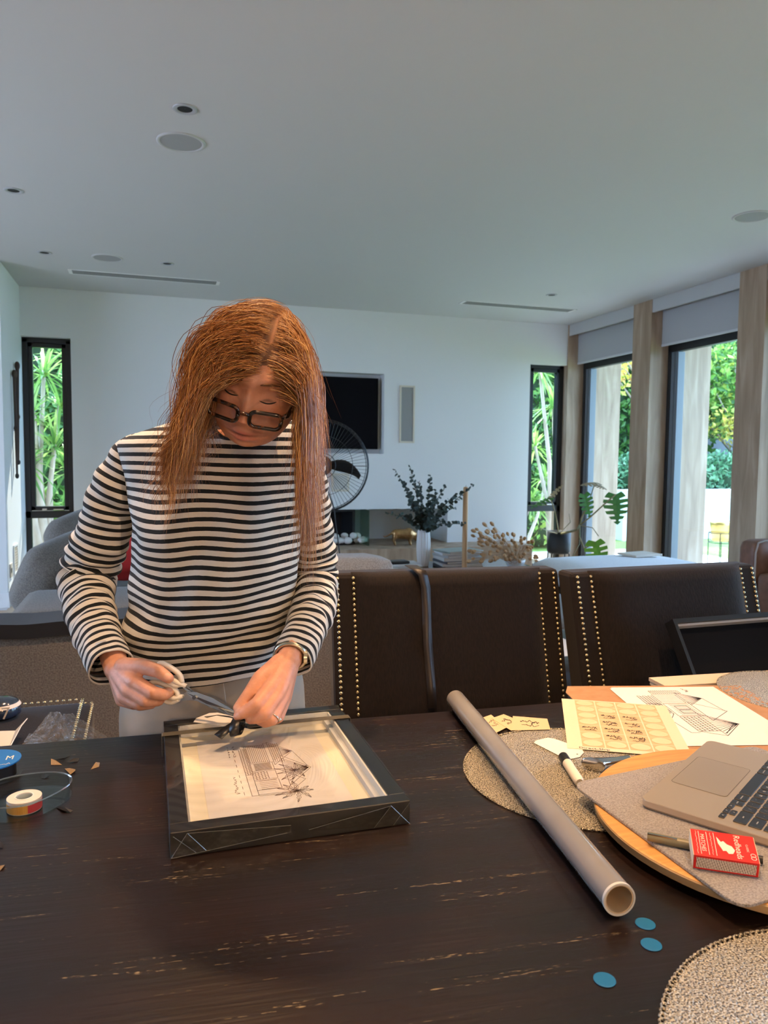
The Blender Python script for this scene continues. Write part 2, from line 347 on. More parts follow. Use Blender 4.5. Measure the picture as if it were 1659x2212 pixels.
# ================================================================== helpers for organic shapes
def remesh(mb, voxel, smooth=2, fac=0.5):
    """weld overlapping closed shapes into one continuous skin"""
    me = bpy.data.meshes.new('tmp'); me.from_pydata([Vector(v) for v in mb.v], [], mb.f); me.update()
    o = bpy.data.objects.new('tmp', me); COL.objects.link(o)
    md = o.modifiers.new('r', 'REMESH'); md.mode = 'VOXEL'; md.voxel_size = voxel; md.use_smooth_shade = True
    if smooth:
        sm = o.modifiers.new('s', 'SMOOTH'); sm.iterations = smooth; sm.factor = fac
    dg = bpy.context.evaluated_depsgraph_get(); ev = o.evaluated_get(dg)
    out = bpy.data.meshes.new_from_object(ev); bpy.data.objects.remove(o); bpy.data.meshes.remove(me)
    out.polygons.foreach_set('use_smooth', [True]*len(out.polygons))
    return out
def mesh_obj(name, me, m, parent=None, loc=None):
    org = Vector(loc) if loc is not None else (wloc(parent) if parent else Vector((0, 0, 0)))
    me.name = name; me.transform(Matrix.Translation(-org)); me.materials.clear()
    for mm in (m if isinstance(m, (list, tuple)) else [m]): me.materials.append(mm)
    o = bpy.data.objects.new(name, me); COL.objects.link(o); o.location = org-(wloc(parent) if parent else Vector((0, 0, 0)))
    if parent: o.parent = parent
    return o
def capsule(mb, a, b, ra, rb, n=12, flat=1.0, up=None):
    """tapered limb with rounded ends"""
    a, b = Vector(a), Vector(b); t = (b-a); L = t.length; t = t/L if L > 1e-9 else Vector((0, 0, 1))
    ref = Vector(up) if up is not None else (Vector((0, 0, 1)) if abs(t.z) < 0.9 else Vector((1, 0, 0)))
    u = ref.cross(t).normalized(); w = t.cross(u)
    rings = []
    for k in range(5):
        th = math.pi/2*(1-k/4.0); rings.append((a-t*ra*math.sin(th), max(ra*math.cos(th), ra*0.03)))
    for k in range(5):
        th = math.pi/2*k/4.0; rings.append((b+t*rb*math.sin(th), max(rb*math.cos(th), rb*0.03)))
    mb.loft([[c+(u*math.cos(2*math.pi*i/n)+w*math.sin(2*math.pi*i/n)*flat)*r for i in range(n)] for c, r in rings])
def leaf_mat(name, cols, rough=0.5, trans=0.35):
    m, nt, b = new_mat(name); N, L = nt.nodes, nt.links
    g = N.new('ShaderNodeNewGeometry'); cr = N.new('ShaderNodeValToRGB'); e = cr.color_ramp.elements
    e[0].color = (*cols[0], 1); e[1].color = (*cols[-1], 1)
    for i, c in enumerate(cols[1:-1]):
        k = e.new((i+1)/(len(cols)-1)); k.color = (*c, 1)
    L.new(g.outputs['Random Per Island'], cr.inputs[0]); L.new(cr.outputs[0], b.inputs['Base Color']); b.inputs['Roughness'].default_value = rough
    if trans:
        tl = N.new('ShaderNodeBsdfTranslucent'); L.new(cr.outputs[0], tl.inputs[0]); mx = N.new('ShaderNodeMixShader'); mx.inputs[0].default_value = trans
        L.new(b.outputs[0], mx.inputs[1]); L.new(tl.outputs[0], mx.inputs[2]); L.new(mx.outputs[0], N['Material Output'].inputs[0])
    return m
def leaf_cloud(pts, size, seed=0, asp=0.5):
    rs = np.random.RandomState(seed); mb = MB(); n = len(pts)
    A = rs.normal(size=(n, 3)); A /= np.linalg.norm(A, axis=1)[:, None]; B = rs.normal(size=(n, 3)); B = np.cross(A, B); B /= np.linalg.norm(B, axis=1)[:, None]
    S = size*rs.uniform(0.6, 1.3, n); P = np.array(pts)
    for i in range(n):
        p, a, b, s = P[i], A[i]*S[i], B[i]*S[i]*asp, S[i]; c = np.cross(A[i], B[i])*S[i]*0.18
        o = len(mb.v); mb.v += [tuple(p-a), tuple(p+b+c), tuple(p+a), tuple(p-b+c)]; mb.f += [(o, o+1, o+2), (o, o+2, o+3)]
    return mb
def ellip_pts(c, r, n, rs, shell=0.55):
    d = rs.normal(size=(n, 3)); d /= np.linalg.norm(d, axis=1)[:, None]; k = shell+(1-shell)*rs.uniform(0, 1, n)[:, None]
    return np.array(c)+d*k*np.array(r)
RS = np.random.RandomState(3)
# ================================================================== outside
pave_m = mat('garden_paving', (0.62, 0.60, 0.56), 0.8, col2=(0.72, 0.70, 0.66), scale=6)
grass_m = mat('lawn_grass', (0.16, 0.30, 0.05), 0.9, col2=(0.30, 0.45, 0.10), scale=40, bump=0.5, bscale=250)
struct('garden_paving', MB().box((4.95, -6, -0.3), (7.6, 9.6, -0.05)), pave_m)
struct('garden_lawn', MB().box((7.6, -6, -0.32), (20, 9.6, -0.06)).box((-12, 9.6, -0.32), (20, 24, -0.06)), grass_m)
struct('garden_bed', MB().box((-12, 8.1, -0.30), (4.95, 9.6, -0.055)), mat('garden_soil', (0.10, 0.07, 0.045), 0.95, col2=(0.2, 0.15, 0.09), scale=25, bump=0.4))
struct('hall_garden', MB().box((-14, -6, -0.3), (-4.4, 8, -0.06)), pave_m)
g1 = leaf_mat('hedge_leaves', [(0.02, 0.07, 0.015), (0.05, 0.16, 0.03), (0.10, 0.26, 0.05), (0.17, 0.36, 0.08)])
g2 = leaf_mat('tree_leaves', [(0.03, 0.10, 0.02), (0.09, 0.24, 0.04), (0.22, 0.42, 0.07), (0.42, 0.50, 0.10)])
g3 = leaf_mat('shrub_leaves', [(0.05, 0.16, 0.07), (0.10, 0.27, 0.13), (0.20, 0.40, 0.22), (0.28, 0.46, 0.26)])
gy = leaf_mat('yellow_leaves', [(0.55, 0.42, 0.05), (0.75, 0.60, 0.12), (0.30, 0.36, 0.06), (0.55, 0.25, 0.08)])
bark = mat('bark', (0.22, 0.17, 0.13), 0.9, col2=(0.38, 0.31, 0.25), scale=9, stretch=(1, 1, 0.2), bump=0.4)
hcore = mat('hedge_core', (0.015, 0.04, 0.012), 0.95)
def hedge(lo, hi, n, size, label, m=g1, seed=1):
    t = thing('hedge', ((lo[0]+hi[0])/2, (lo[1]+hi[1])/2, lo[2]), label, 'hedge')
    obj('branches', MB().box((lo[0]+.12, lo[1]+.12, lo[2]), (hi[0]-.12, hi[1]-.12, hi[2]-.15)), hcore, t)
    rs = np.random.RandomState(seed); P = rs.uniform(0, 1, (n, 3))*(np.array(hi)-lo)+lo
    k = rs.uniform(0, 1, n) < 0.75; P[k, 1] = lo[1]+np.abs(rs.normal(0, .07, k.sum()))
    o = obj('foliage', leaf_cloud(P, size, seed), m, t, kind='stuff'); return t
hedge((-7, 11.2, -0.06), (4.6, 12.4, 3.6), 9000, 0.11, 'tall dark hedge seen through the narrow windows of the back wall', seed=2)
hedge((5.0, 12.0, -0.06), (10.6, 13.0, 3.4), 7000, 0.075, 'tall ivy hedge at the end of the lawn behind the first glass door', seed=3)
hedge((10.6, 13.5, -0.06), (20, 14.5, 4.4), 6000, 0.11, 'high green hedge far behind the white planter wall', g2, seed=4)
# white planter wall with a clipped shrub, darker wall behind it
pw = ony(1505, 1158, 10.6)
struct('planter_wall', MB().box((pw.x-1.5, 10.6, -0.06), (18, 10.8, 0.80)), mat('white_render', (0.80, 0.82, 0.83), 0.8), bevel=0.01)
struct('garden_wall', MB().box((8.2, 12.6, -0.06), (18, 12.8, 1.75)), mat('charcoal_render', (0.16, 0.17, 0.19), 0.85))
t = thing('shrub', (pw.x+1, 11.2, 0.6), 'clipped round green shrub above the white planter wall', 'shrub')
P = np.concatenate([ellip_pts((pw.x-0.8+0.62*k, 11.25, 0.95+0.05*(k % 2)), (0.6, 0.42, 0.50), 1300, RS, 0.7) for k in range(6)])
obj('foliage', leaf_cloud(P, 0.05, 5), g3, t, kind='stuff')
cm = MB()
for k in range(6): cm.sphere((pw.x-0.8+0.62*k, 11.25, 0.95), (0.48, 0.32, 0.38))
obj('branches', cm, hcore, t)
def tree(base, top, crown, n, size, label, m, seed, name='tree'):
    rs = np.random.RandomState(seed); t = thing(name, base, label, 'tree'); mb = MB(); b, c = Vector(base), Vector(top)
    mid = (b+c)/2+Vector((rs.uniform(-.1, .1), rs.uniform(-.1, .1), 0)); mb.tube([b, mid, c], [0.09, 0.07, 0.045], 8)
    for k in range(9):
        s_ = b.lerp(c, 0.5+0.05*k); e_ = Vector(crown[0])+Vector(rs.normal(0, .5, 3))*Vector(crown[1]).length*0.45
        mb.tube([s_, (s_+e_)/2+Vector((0, 0, .12)), e_], [0.03, 0.02, 0.008], 6)
    obj('trunk', mb, bark, t, smooth=True)
    obj('crown', leaf_cloud(ellip_pts(crown[0], crown[1], n, rs, 0.3), size, seed), m, t, kind='stuff'); return t
q = ony(1560, 850, 11.9)
tree((q.x+.9, 11.9, -0.06), (q.x+.3, 11.9, 2.2), ((q.x, 11.9, 2.75), (1.5, 0.7, 1.0)), 2600, 0.075, 'green tree above the planter wall, seen through the second glass door', g2, 11)
tree((q.x+1.4, 11.6, -0.06), (q.x+.4, 11.5, 1.7), ((q.x+.1, 11.4, 1.95), (0.9, 0.4, 0.42)), 420, 0.055, 'small tree with yellow autumn leaves in front of the green tree', gy, 12)
q = ony(1355, 800, 11.2)
tree((q.x+1.2, 11.4, -0.06), (q.x+.6, 11.3, 2.3), ((q.x+.2, 11.3, 2.9), (0.9, 0.5, 0.5)), 350, 0.07, 'thin tree with sparse orange leaves, seen at the top of the first glass door', gy, 13)
# strap-leaved dracaenas outside the narrow windows
dl = leaf_mat('dracaena_leaves', [(0.10, 0.24, 0.06), (0.20, 0.40, 0.09), (0.34, 0.55, 0.14), (0.48, 0.60, 0.22)], 0.35, 0.45)
pale = mat('pale_bark', (0.42, 0.36, 0.30), 0.85, col2=(0.55, 0.48, 0.41), scale=14, stretch=(1, 1, .3), bump=0.3)
def dracaena(base, heads, label, seed, r0=0.05, L=0.55):
    rs = np.random.RandomState(seed); t = thing('dracaena', base, label, 'plant', 'strap-leaved plants outside the narrow windows'); mb = MB(); lv = MB(); b = Vector(base)
    for h in heads:
        h = Vector(h); m_ = b.lerp(h, .5)+Vector((rs.uniform(-.08, .08), rs.uniform(-.05, .05), 0)); mb.tube([b, b.lerp(m_, .5), m_, h], [r0, r0*.8, r0*.6, r0*.4], 8)
        for k in range(46):
            a = rs.uniform(0, 2*math.pi); el = rs.uniform(-.5, 1.35); d = Vector((math.cos(a)*math.cos(el), math.sin(a)*math.cos(el), math.sin(el)))
            l = L*rs.uniform(.6, 1.1); s_ = Vector((-math.sin(a), math.cos(a), 0))*0.016; o = len(lv.v); st = h+d*0.03-Vector((0, 0, rs.uniform(0, .12)))
            for q_, w in ((0, .7), (.35, 1), (.7, .8), (1, .05)):
                p = st+d*l*q_+Vector((0, 0, -0.35*l*q_*q_)); lv.v += [tuple(p-s_*w), tuple(p+s_*w)]
            lv.f += [(o, o+1, o+3, o+2), (o+2, o+3, o+5, o+4), (o+4, o+5, o+7, o+6)]
    obj('stem', mb, pale, t, smooth=True); obj('leaves', lv, dl, t, kind='stuff'); return t
def at9(px, py, Y=9.0): return ony(px, py, Y)
dracaena(Vector((at9(108, 1240).x, 9.0, -0.06)), [at9(95, 800), at9(130, 870, 9.2), at9(118, 960, 8.9)], 'strap-leaved plant in the middle of the left narrow window', 21)
dracaena(Vector((at9(100, 1240, 8.8).x, 8.8, -0.06)), [at9(62, 1000, 8.8), at9(70, 890, 8.9)], 'strap-leaved plant leaning left with a thick pale trunk in the left narrow window', 22, 0.09, 0.45)
dracaena(Vector((at9(150, 1240, 9.4).x, 9.4, -0.06)), [at9(145, 760, 9.4), at9(150, 1010, 9.3)], 'strap-leaved plant at the right side of the left narrow window', 23)
dracaena(Vector((at9(1190, 1240).x, 9.0, -0.06)), [at9(1165, 790), at9(1195, 870, 9.2), at9(1155, 960, 9.4)], 'strap-leaved plant at the top of the right narrow window', 24)
dracaena(Vector((at9(1165, 1240).x, 9.5, -0.06)), [at9(1180, 1030, 9.5), at9(1150, 1075, 9.2)], 'strap-leaved plant low in the right narrow window', 25, 0.035, .4)
for px, Y, lab in ((125, 10.3, 'low bright green bush at the foot of the left narrow window'), (1160, 10.2, 'low bright green bush at the foot of the right narrow window')):
    c = ony(px, 1180, Y); t = thing('bush', (c.x, Y, -0.06), lab, 'bush'); obj('foliage', leaf_cloud(ellip_pts((c.x, Y, 0.35), (0.9, 0.5, 0.5), 1400, RS, 0.3), 0.06, 31), g2, t, kind='stuff'); obj('branches', MB().sphere((c.x, Y, 0.25), (0.6, 0.3, 0.3)), hcore, t)
# brass planter on a thin black stand, out on the paving
c = ony(1556, 1190, 7.55); c.z = 0.30
t = thing('garden_planter', (c.x, c.y, -0.05), 'brass pot on a thin black metal stand outside the second glass door', 'planter')
obj('pot', MB().lathe([(0.10, 0.0), (0.105, 0.004), (0.132, 0.20), (0.136, 0.236), (0.130, 0.236), (0.10, 0.03), (0.001, 0.03)], c, 36, cap=False), mat('brass', (0.62, 0.47, 0.16), 0.35, 0.9), t, smooth=True)
blk = mat('black_steel', (0.012, 0.012, 0.013), 0.45)
for k in range(4):
    a = math.pi/4+k*math.pi/2; d = Vector((math.cos(a), math.sin(a), 0))
    obj('leg', MB().tube([c+d*0.142+Vector((0, 0, .10)), c+d*0.142+Vector((0, 0, -.35))], 0.006, 6), blk, t)
obj('stand_ring', MB().tube([c+Vector((0.142*math.cos(a), 0.142*math.sin(a), 0.10)) for a in [2*math.pi*k/24 for k in range(25)]], 0.006, 6).tube([c+Vector((0.142*math.cos(a), 0.142*math.sin(a), -0.02)) for a in [2*math.pi*k/24 for k in range(25)]], 0.006, 6), blk, t)
# ================================================================== lounge end of the room
def fabric(name, a, b, sc=350, rough=0.95, bump=0.35, sheen=0.2, stretch=(1, 1, 1)):
    return mat(name, a, rough, col2=b, scale=sc, stretch=stretch, bump=bump, sheen=sheen, detail=2)
grey_fab = fabric('grey_brown_fabric', (0.10, 0.085, 0.07), (0.18, 0.16, 0.135), 160)
lite_fab = fabric('light_grey_fabric', (0.22, 0.215, 0.21), (0.33, 0.325, 0.32), 160)
def softbox(mb, lo, hi, r, puff=0.0, n=6):
    """cushion: rounded box with bulging faces"""
    lo, hi = Vector(lo), Vector(hi); c = (lo+hi)/2; h = (hi-lo)/2; N = 12; base = len(mb.v); idx = {}
    for ax in range(3):
        for sg in (-1, 1):
            u, v = (ax+1) % 3, (ax+2) % 3
            for j in range(N):
                for i in range(N):
                    q = []
                    for (a, b) in ((i, j), (i+1, j), (i+1, j+1), (i, j+1)):
                        p = [0, 0, 0]; p[ax] = sg; p[u] = -1+2*a/N; p[v] = -1+2*b/N; key = tuple(round(x, 4) for x in p)
                        if key not in idx:
                            P = Vector((p[0]*h.x, p[1]*h.y, p[2]*h.z)); I = Vector([max(-(h[k]-r), min(h[k]-r, P[k])) for k in range(3)])
                            D = P-I; W_ = I+(D.normalized()*r if D.length > 1e-9 else D)
                            bul = puff*math.prod(1-abs(p[k])**2*0.85 for k in range(3) if k != ax)
                            W_ = W_+Vector([sg*bul if k == ax else 0 for k in range(3)]); idx[key] = len(mb.v); mb.v.append(tuple(c+W_))
                        q.append(idx[key])
                    mb.f.append(tuple(q) if sg > 0 else tuple(q[::-1]))
    return mb
def rotM(c, rx=0, ry=0, rz=0):
    c = Vector(c); return Matrix.Translation(c) @ Euler((rx, ry, rz)).to_matrix().to_4x4() @ Matrix.Translation(-c)
t = thing('sofa', (0.2, 3.9, 0), 'large grey-brown fabric corner sofa behind the woman', 'sofa')
obj('base', softbox(MB(), (-0.66, 3.10, 0.03), (1.0, 3.42, 0.60), 0.03), grey_fab, t, smooth=True)
obj('side_section', softbox(MB(), (-0.58, 3.40, 0.03), (0.05, 4.05, 0.62), 0.04), grey_fab, t, smooth=True)
obj('chaise', softbox(MB(), (-0.66, 4.0, 0.03), (0.35, 6.0, 0.50), 0.05), grey_fab, t, smooth=True)
obj('seat', softbox(MB(), (0.2, 3.45, 0.03), (2.6, 4.4, 0.42), 0.05), grey_fab, t, smooth=True)
obj('backrest', softbox(MB(), (0.00, 3.44, 0.30), (1.15, 3.70, 0.80), 0.05, 0.01), lite_fab, t, smooth=True)
c = dep(135, 1235, 4.35); obj('bolster', softbox(MB(), c-Vector((.14, .30, .22)), c+Vector((.14, .30, .20)), 0.10, 0.02), grey_fab, t, smooth=True, M=rotM(c, 0.15, 0.5, -0.35))
c = dep(180, 1150, 5.0); obj('bolster', softbox(MB(), c-Vector((.14, .30, .12)), c+Vector((.14, .30, .12)), 0.10, 0.02), grey_fab, t, smooth=True, M=rotM(c, 0.15, 0.5, -0.35))
th = MB(); N_ = 22
def throw(u, v):
    x = -0.66+0.80*u; s_ = v*0.42
    y = 3.085 if s_ < 0.05 else 3.085+min(s_-0.05, 0.03)*0.8 if s_ < .08 else 3.11+(s_-0.08)
    z = 0.575+s_ if s_ < 0.05 else 0.636
    return (x, y, z+0.004*math.sin(u*23+v*5))
obj('throw_blanket', MB().grid(lambda u, v: (-0.655+0.82*u, 3.09+(0.10 if v > .5 else 0.0)+max(0, v-.5)*0.25, 0.588+0.112*min(v, .5)+0.003*math.sin(u*19)), 24, 8), mat('black_throw', (0.008, 0.008, 0.009), 0.95, sheen=0.1), None, loc=(-0.3, 3.1, 0.6), label='black throw laid along the near edge of the grey sofa', cat='throw')
bpy.data.objects['throw_blanket'].modifiers.new('thick', 'SOLIDIFY').thickness = 0.012
c = dep(280, 1185, 4.4); obj('cushion', softbox(MB(), c-Vector((.18, .07, .16)), c+Vector((.18, .07, .10)), 0.05, 0.03), mat('red_cushion', (0.55, 0.03, 0.03), 0.9, bump=0.2, bscale=300), None, loc=c, smooth=True, label='red cushion on the sofa, just visible under the woman\'s arm', cat='cushion')
# ---- hearth and fireplace
struct('hearth', MB().box((0.2, 7.42, -0.02), (4.1, YB+0.55, 0.335)), traver, bevel=0.006)
t = thing('firebox', (1.3, YB+0.3, 0.335), 'black steel firebox in the low wall recess', 'fireplace')
bk = mat('firebox_black', (0.008, 0.008, 0.009), 0.6)
obj('back_plate', MB().box((0.46, YB+0.52, 0.336), (2.16, YB+0.56, 0.72)), bk, t); obj('side_plate', MB().box((2.13, YB+0.02, 0.336), (2.16, YB+0.52, 0.72)), bk, t); obj('side_plate', MB().box((0.46, YB+0.02, 0.336), (0.49, YB+0.52, 0.72)), bk, t); obj('top_plate', MB().box((0.49, YB+0.02, 0.70), (2.13, YB+0.52, 0.72)), bk, t); obj('tray', MB().box((0.49, YB-0.02, 0.336), (2.13, YB+0.52, 0.345)), bk, t)
obj('glass_screen', MB().box((2.265, YB-0.14, 0.336), (2.277, YB+0.45, 0.724)), clear_mat('green_glass', (0.62, 0.78, 0.70), base=0.05), None, loc=(2.27, YB, 0.336), label='upright sheet of greenish glass beside the firebox', cat='glass')
pebm = mat('white_pebble', (0.72, 0.70, 0.68), 0.6, col2=(0.82, 0.81, 0.79), scale=20)
pb0 = None
for k in range(16):
    px_ = 1.83+0.04*k/1.0*0.72+rnd(-.02, .02); z_ = 0.386+(0.052 if k % 3 == 1 else 0); y_ = YB-0.04+rnd(0, .10)
    s_ = rnd(.034, .048)
    if pb0 is None: pb0 = obj('pebble', MB().sphere((0, 0, 0), (1.15, 0.95, 0.8), 12, 8), pebm, smooth=True); o = pb0
    else: o = pb0.copy(); COL.objects.link(o)
    o.location = (px_, y_, z_); o.scale = (s_, s_, s_); o.rotation_euler = (rnd(-.3, .3), rnd(-.3, .3), rnd(0, 3)); tag(o, 'smooth white pebble in the heap by the firebox', 'pebble', 'white pebbles by the firebox')
# bronze bull
c = ony(868, 1172, 7.72); c.z = 0.335; s_ = 1.0
bm_ = MB(); P_ = lambda x, z, y=0: c+Vector((x, y, z))
capsule(bm_, P_(-.05, .125), P_(.09, .115), .055, .062); capsule(bm_, P_(-.07, .13), P_(-.03, .12), .048, .055); capsule(bm_, P_(.08, .13), P_(.14, .105), .062, .045); capsule(bm_, P_(.13, .10), P_(.175, .06), .036, .022)
for sx, sy in ((-.085, -.025), (-.075, .03), (.095, -.03), (.105, .03)):
    capsule(bm_, P_(sx, .10, sy), P_(sx-.012, .055, sy), .028, .016); capsule(bm_, P_(sx-.012, .055, sy), P_(sx, .008, sy), .014, .012)
for s2 in (-1, 1): capsule(bm_, P_(.15, .095, .02*s2), P_(.165, .115, .055*s2), .009, .003)
bm_.tube([P_(-.10, .15), P_(-.14, .12), P_(-.18, .10), P_(-.20, .095), P_(-.225, .11)], [.012, .010, .009, .009, .004], 8)
o = mesh_obj('bull_figurine', remesh(bm_, 0.006, 3), mat('bronze', (0.32, 0.17, 0.07), 0.32, 0.85, col2=(0.55, 0.33, 0.15), scale=14), loc=c); tag(o, 'bronze bull figurine with its tail stretched out on the hearth', 'figurine')
# ---- television and wall speaker
t = thing('television', (1.7, YB+0.1, 1.38), 'flat black television set into the back wall', 'television')
obj('bezel', MB().box((0.97, YB+0.06, 1.385), (2.425, YB+0.12, 2.16)), mat('tv_bezel', (0.004, 0.004, 0.005), 0.6, spec=0.1), t, bevel=0.004)
obj('screen', MB().box((0.985, YB+0.056, 1.40), (2.41, YB+0.0605, 2.145)), mat('tv_screen', (0.003, 0.003, 0.005), 0.4, spec=0.08), t)
t = thing('wall_speaker', (2.74, YB, 1.46), 'tall narrow wall speaker with grey grille and cream frame', 'speaker')
obj('frame', MB().box((2.652, YB-0.012, 1.458), (2.672, YB, 2.09)).box((2.81, YB-0.012, 1.458), (2.83, YB, 2.09)).box((2.672, YB-0.012, 1.458), (2.81, YB, 1.478)).box((2.672, YB-0.012, 2.07), (2.81, YB, 2.09)), mat('cream_plastic', (0.66, 0.60, 0.48), 0.6), t, bevel=0.002)
obj('grille', MB().box((2.67, YB-0.008, 1.476), (2.812, YB, 2.072)), mat('grey_grille', (0.30, 0.30, 0.29), 0.85, bump=0.3, bscale=900), t)
c = ony(735, 1042, YB); t = thing('wall_panel', c, 'small square cream control panel on the wall behind the fan', 'panel')
obj('plate', MB().box((c.x-.10, YB-0.012, c.z-.10), (c.x+.10, YB, c.z+.10)), MATS['cream_plastic'], t, bevel=0.003); obj('face', MB().box((c.x-.075, YB-0.016, c.z-.075), (c.x+.075, YB-0.012, c.z+.075)), mat('pale_face', (0.55, 0.53, 0.48), 0.6), t)
# ---- pedestal fan
c = dep(697, 1006, 6.1); t = thing('pedestal_fan', (c.x, c.y+0.1, 0), 'big black pedestal fan with a round wire cage', 'fan')
R_ = 0.375; fd = Vector((-c.x*0.75, -c.y, 0)).normalized(); fs = Vector((-fd.y, fd.x, 0)); fz = Vector((0, 0, 1))
fp = lambda r, a, d=0: c+fs*(r*math.cos(a))+fz*(r*math.sin(a))+fd*d
cg = MB()
for r, d, w in ((R_, 0, .008), (R_*.97, .05, .003), (R_*.97, -.05, .003), (.10, .085, .003), (.24, .075, .002)): cg.tube([fp(r, 2*math.pi*k/48, d) for k in range(49)], w, 6)
for k in range(72):
    a = 2*math.pi*k/72; cg.tube([fp(.06, a, .085), fp(.24, a, .075), fp(R_*.97, a, .05), fp(R_, a, 0)], .0014 if k % 9 else .003, 4)
obj('cage', cg, blk, t)
for k in range(3):
    a0 = 2*math.pi*k/3+0.05; b = MB()
    def bl(u, v):
        r = 0.05+0.27*u; w = (0.05+0.05*math.sin(math.pi*min(1, u*1.1)))*(1 if u < .92 else .7); a = a0-0.35*u*u; p = fp(r, a); tn = fs*(-math.sin(a))+fz*math.cos(a)
        return p+tn*w*(v-.5)+fd*0.05*(v-.5)
    o = obj('blade', b.grid(bl, 10, 4), blk, t, smooth=True); o.modifiers.new('s', 'SOLIDIFY').thickness = 0.004
obj('hub', MB().tube([c-fd*.02, c+fd*.035, c+fd*.05], [.06, .06, .03], 16), blk, t); obj('motor', MB().tube([c-fd*.20, c-fd*.17, c-fd*.06], [.05, .085, .085], 16), blk, t)
bp_ = c-fd*.14; obj('pole', MB().tube([(bp_.x, bp_.y, .03), (bp_.x, bp_.y, bp_.z)], .02, 10), blk, t); obj('base', MB().lathe([(.26, 0), (.26, .02), (.10, .04), (.03, .06)], (bp_.x, bp_.y, 0.001), 28), blk, t, smooth=True)
obj('power_cord', MB().tube([bp_+Vector((0, 0, -.05)), dep(722, 1100, 6.0), dep(728, 1150, 5.95), dep(734, 1200, 5.95), dep(740, 1260, 5.95), dep(745, 1330, 6.0)], .005, 6), blk, t)
# ---- coffee table and what stands on it
ZT = 0.40
t = thing('coffee_table', (2.3, 5.6, 0), 'low dark coffee table behind the dining chairs', 'table')
obj('top', MB().box((1.68, 5.12, ZT-0.03), (3.05, 6.0, ZT)), mat('dark_glass_top', (0.05, 0.055, 0.06), 0.15), t, bevel=0.004)
for x_ in (1.74, 2.99):
    for y_ in (5.2, 5.92): obj('leg', MB().box((x_-.03, y_-.03, 0), (x_+.03, y_+.03, ZT-0.03)), blk, t)
def book(c, w, d, h, rz, cov, label, group, page=(0.75, 0.73, 0.68)):
    o = thing('magazine' if h < .02 else 'book', c, label, 'magazine' if h < .02 else 'book', group); M_ = Matrix.Translation(c) @ Euler((0, 0, rz)).to_matrix().to_4x4()
    cm_ = mat('cover_%d%d%d' % tuple(int(x*99) for x in cov), cov, 0.4)
    obj('pages', MB().box((-w/2+.003, -d/2+.003, h*.12), (w/2-.003, d/2-.003, h*.88)), mat('page_edges', page, 0.9), o, M=M_)
    obj('cover', MB().box((-w/2, -d/2, 0), (w/2, d/2, h*.12)).box((-w/2, -d/2, h*.88), (w/2, d/2, h)).box((-w/2, -d/2, h*.1), (-w/2+.003, d/2, h*.9)), cm_, o, M=M_, bevel=0.0008); return o
z_ = ZT+0.0005
for k, (h, cov, rz, lab) in enumerate(((.016, (.55, .57, .6), .1, 'bottom magazine of the left pile on the coffee table'), (.014, (.7, .7, .7), -.12, 'second magazine of the left pile on the coffee table'), (.012, (.35, .4, .45), .2, 'third magazine of the left pile on the coffee table'), (.014, (.75, .76, .78), -.05, 'top magazine of the left pile, under the black case'))):
    book(Vector((1.90, 5.58, z_)), .30, .22, h, rz, cov, lab, 'magazines in the left pile'); z_ += h+.0005
obj('remote_case', softbox(MB(), (1.80, 5.50, z_), (1.96, 5.62, z_+.022), .008), mat('black_plastic', (.012, .012, .014), .4), None, loc=(1.88, 5.56, z_), smooth=True, label='small black case on top of the left pile of magazines', cat='case')
z_ = ZT+0.0005
for k, (h, cov, rz, lab) in enumerate(((.022, (.06, .06, .07), .05, 'black book at the bottom of the right pile'), (.022, (.62, .62, .6), -.08, 'pale book second from the bottom of the right pile'), (.020, (.08, .09, .11), .12, 'dark book third from the bottom of the right pile'), (.026, (.70, .69, .66), -.02, 'thick pale book fourth in the right pile'), (.020, (.45, .45, .44), .16, 'grey book fifth in the right pile'), (.018, (.72, .72, .72), -.1, 'white magazine second from the top of the right pile'), (.014, (.25, .30, .26), .22, 'dark green magazine on top of the right pile'))):
    book(Vector((2.42, 5.62, z_)), .34, .25, h, rz, cov, lab, 'books in the right pile'); z_ += h+.0005
# fluted vase with eucalyptus
c = onz(914, 1222, ZT); c.z = ZT+.0005; rings = []
for r, z in ((.040, 0), (.046, .02), (.054, .10), (.056, .18), (.052, .25), (.047, .295), (.040, .295), (.036, .28)):
    rings.append([c+Vector(((r*(1+(.06 if k % 2 else -.02)))*math.cos(2*math.pi*k/36), (r*(1+(.06 if k % 2 else -.02)))*math.sin(2*math.pi*k/36), z)) for k in range(36)])
obj('vase', MB().loft(rings), mat('white_ceramic', (.78, .78, .77), .35), None, loc=c, label='fluted white ceramic vase holding eucalyptus', cat='vase', smooth=True, sharp=0.5)
eu = thing('eucalyptus_branches', c+Vector((0, 0, .25)), 'bunch of dusty green eucalyptus branches in the white vase', 'plant')
em = mat('eucalyptus_leaf', (.035, .062, .058), .6, col2=(.065, .10, .09), scale=8); lf0 = None; mouth = c+Vector((0, 0, .29))
D0 = (Vector(c)-Vector((0, 0, CAM_H))).length
tips = [(853, 1014), (886, 1008), (905, 1040), (930, 1028), (962, 1052), (985, 1065), (1022, 1046), (1005, 1132), (985, 1095), (832, 1106), (862, 1110), (880, 1065), (945, 1080), (955, 1125), (900, 1085), (925, 1100), (872, 1040), (940, 1060)]
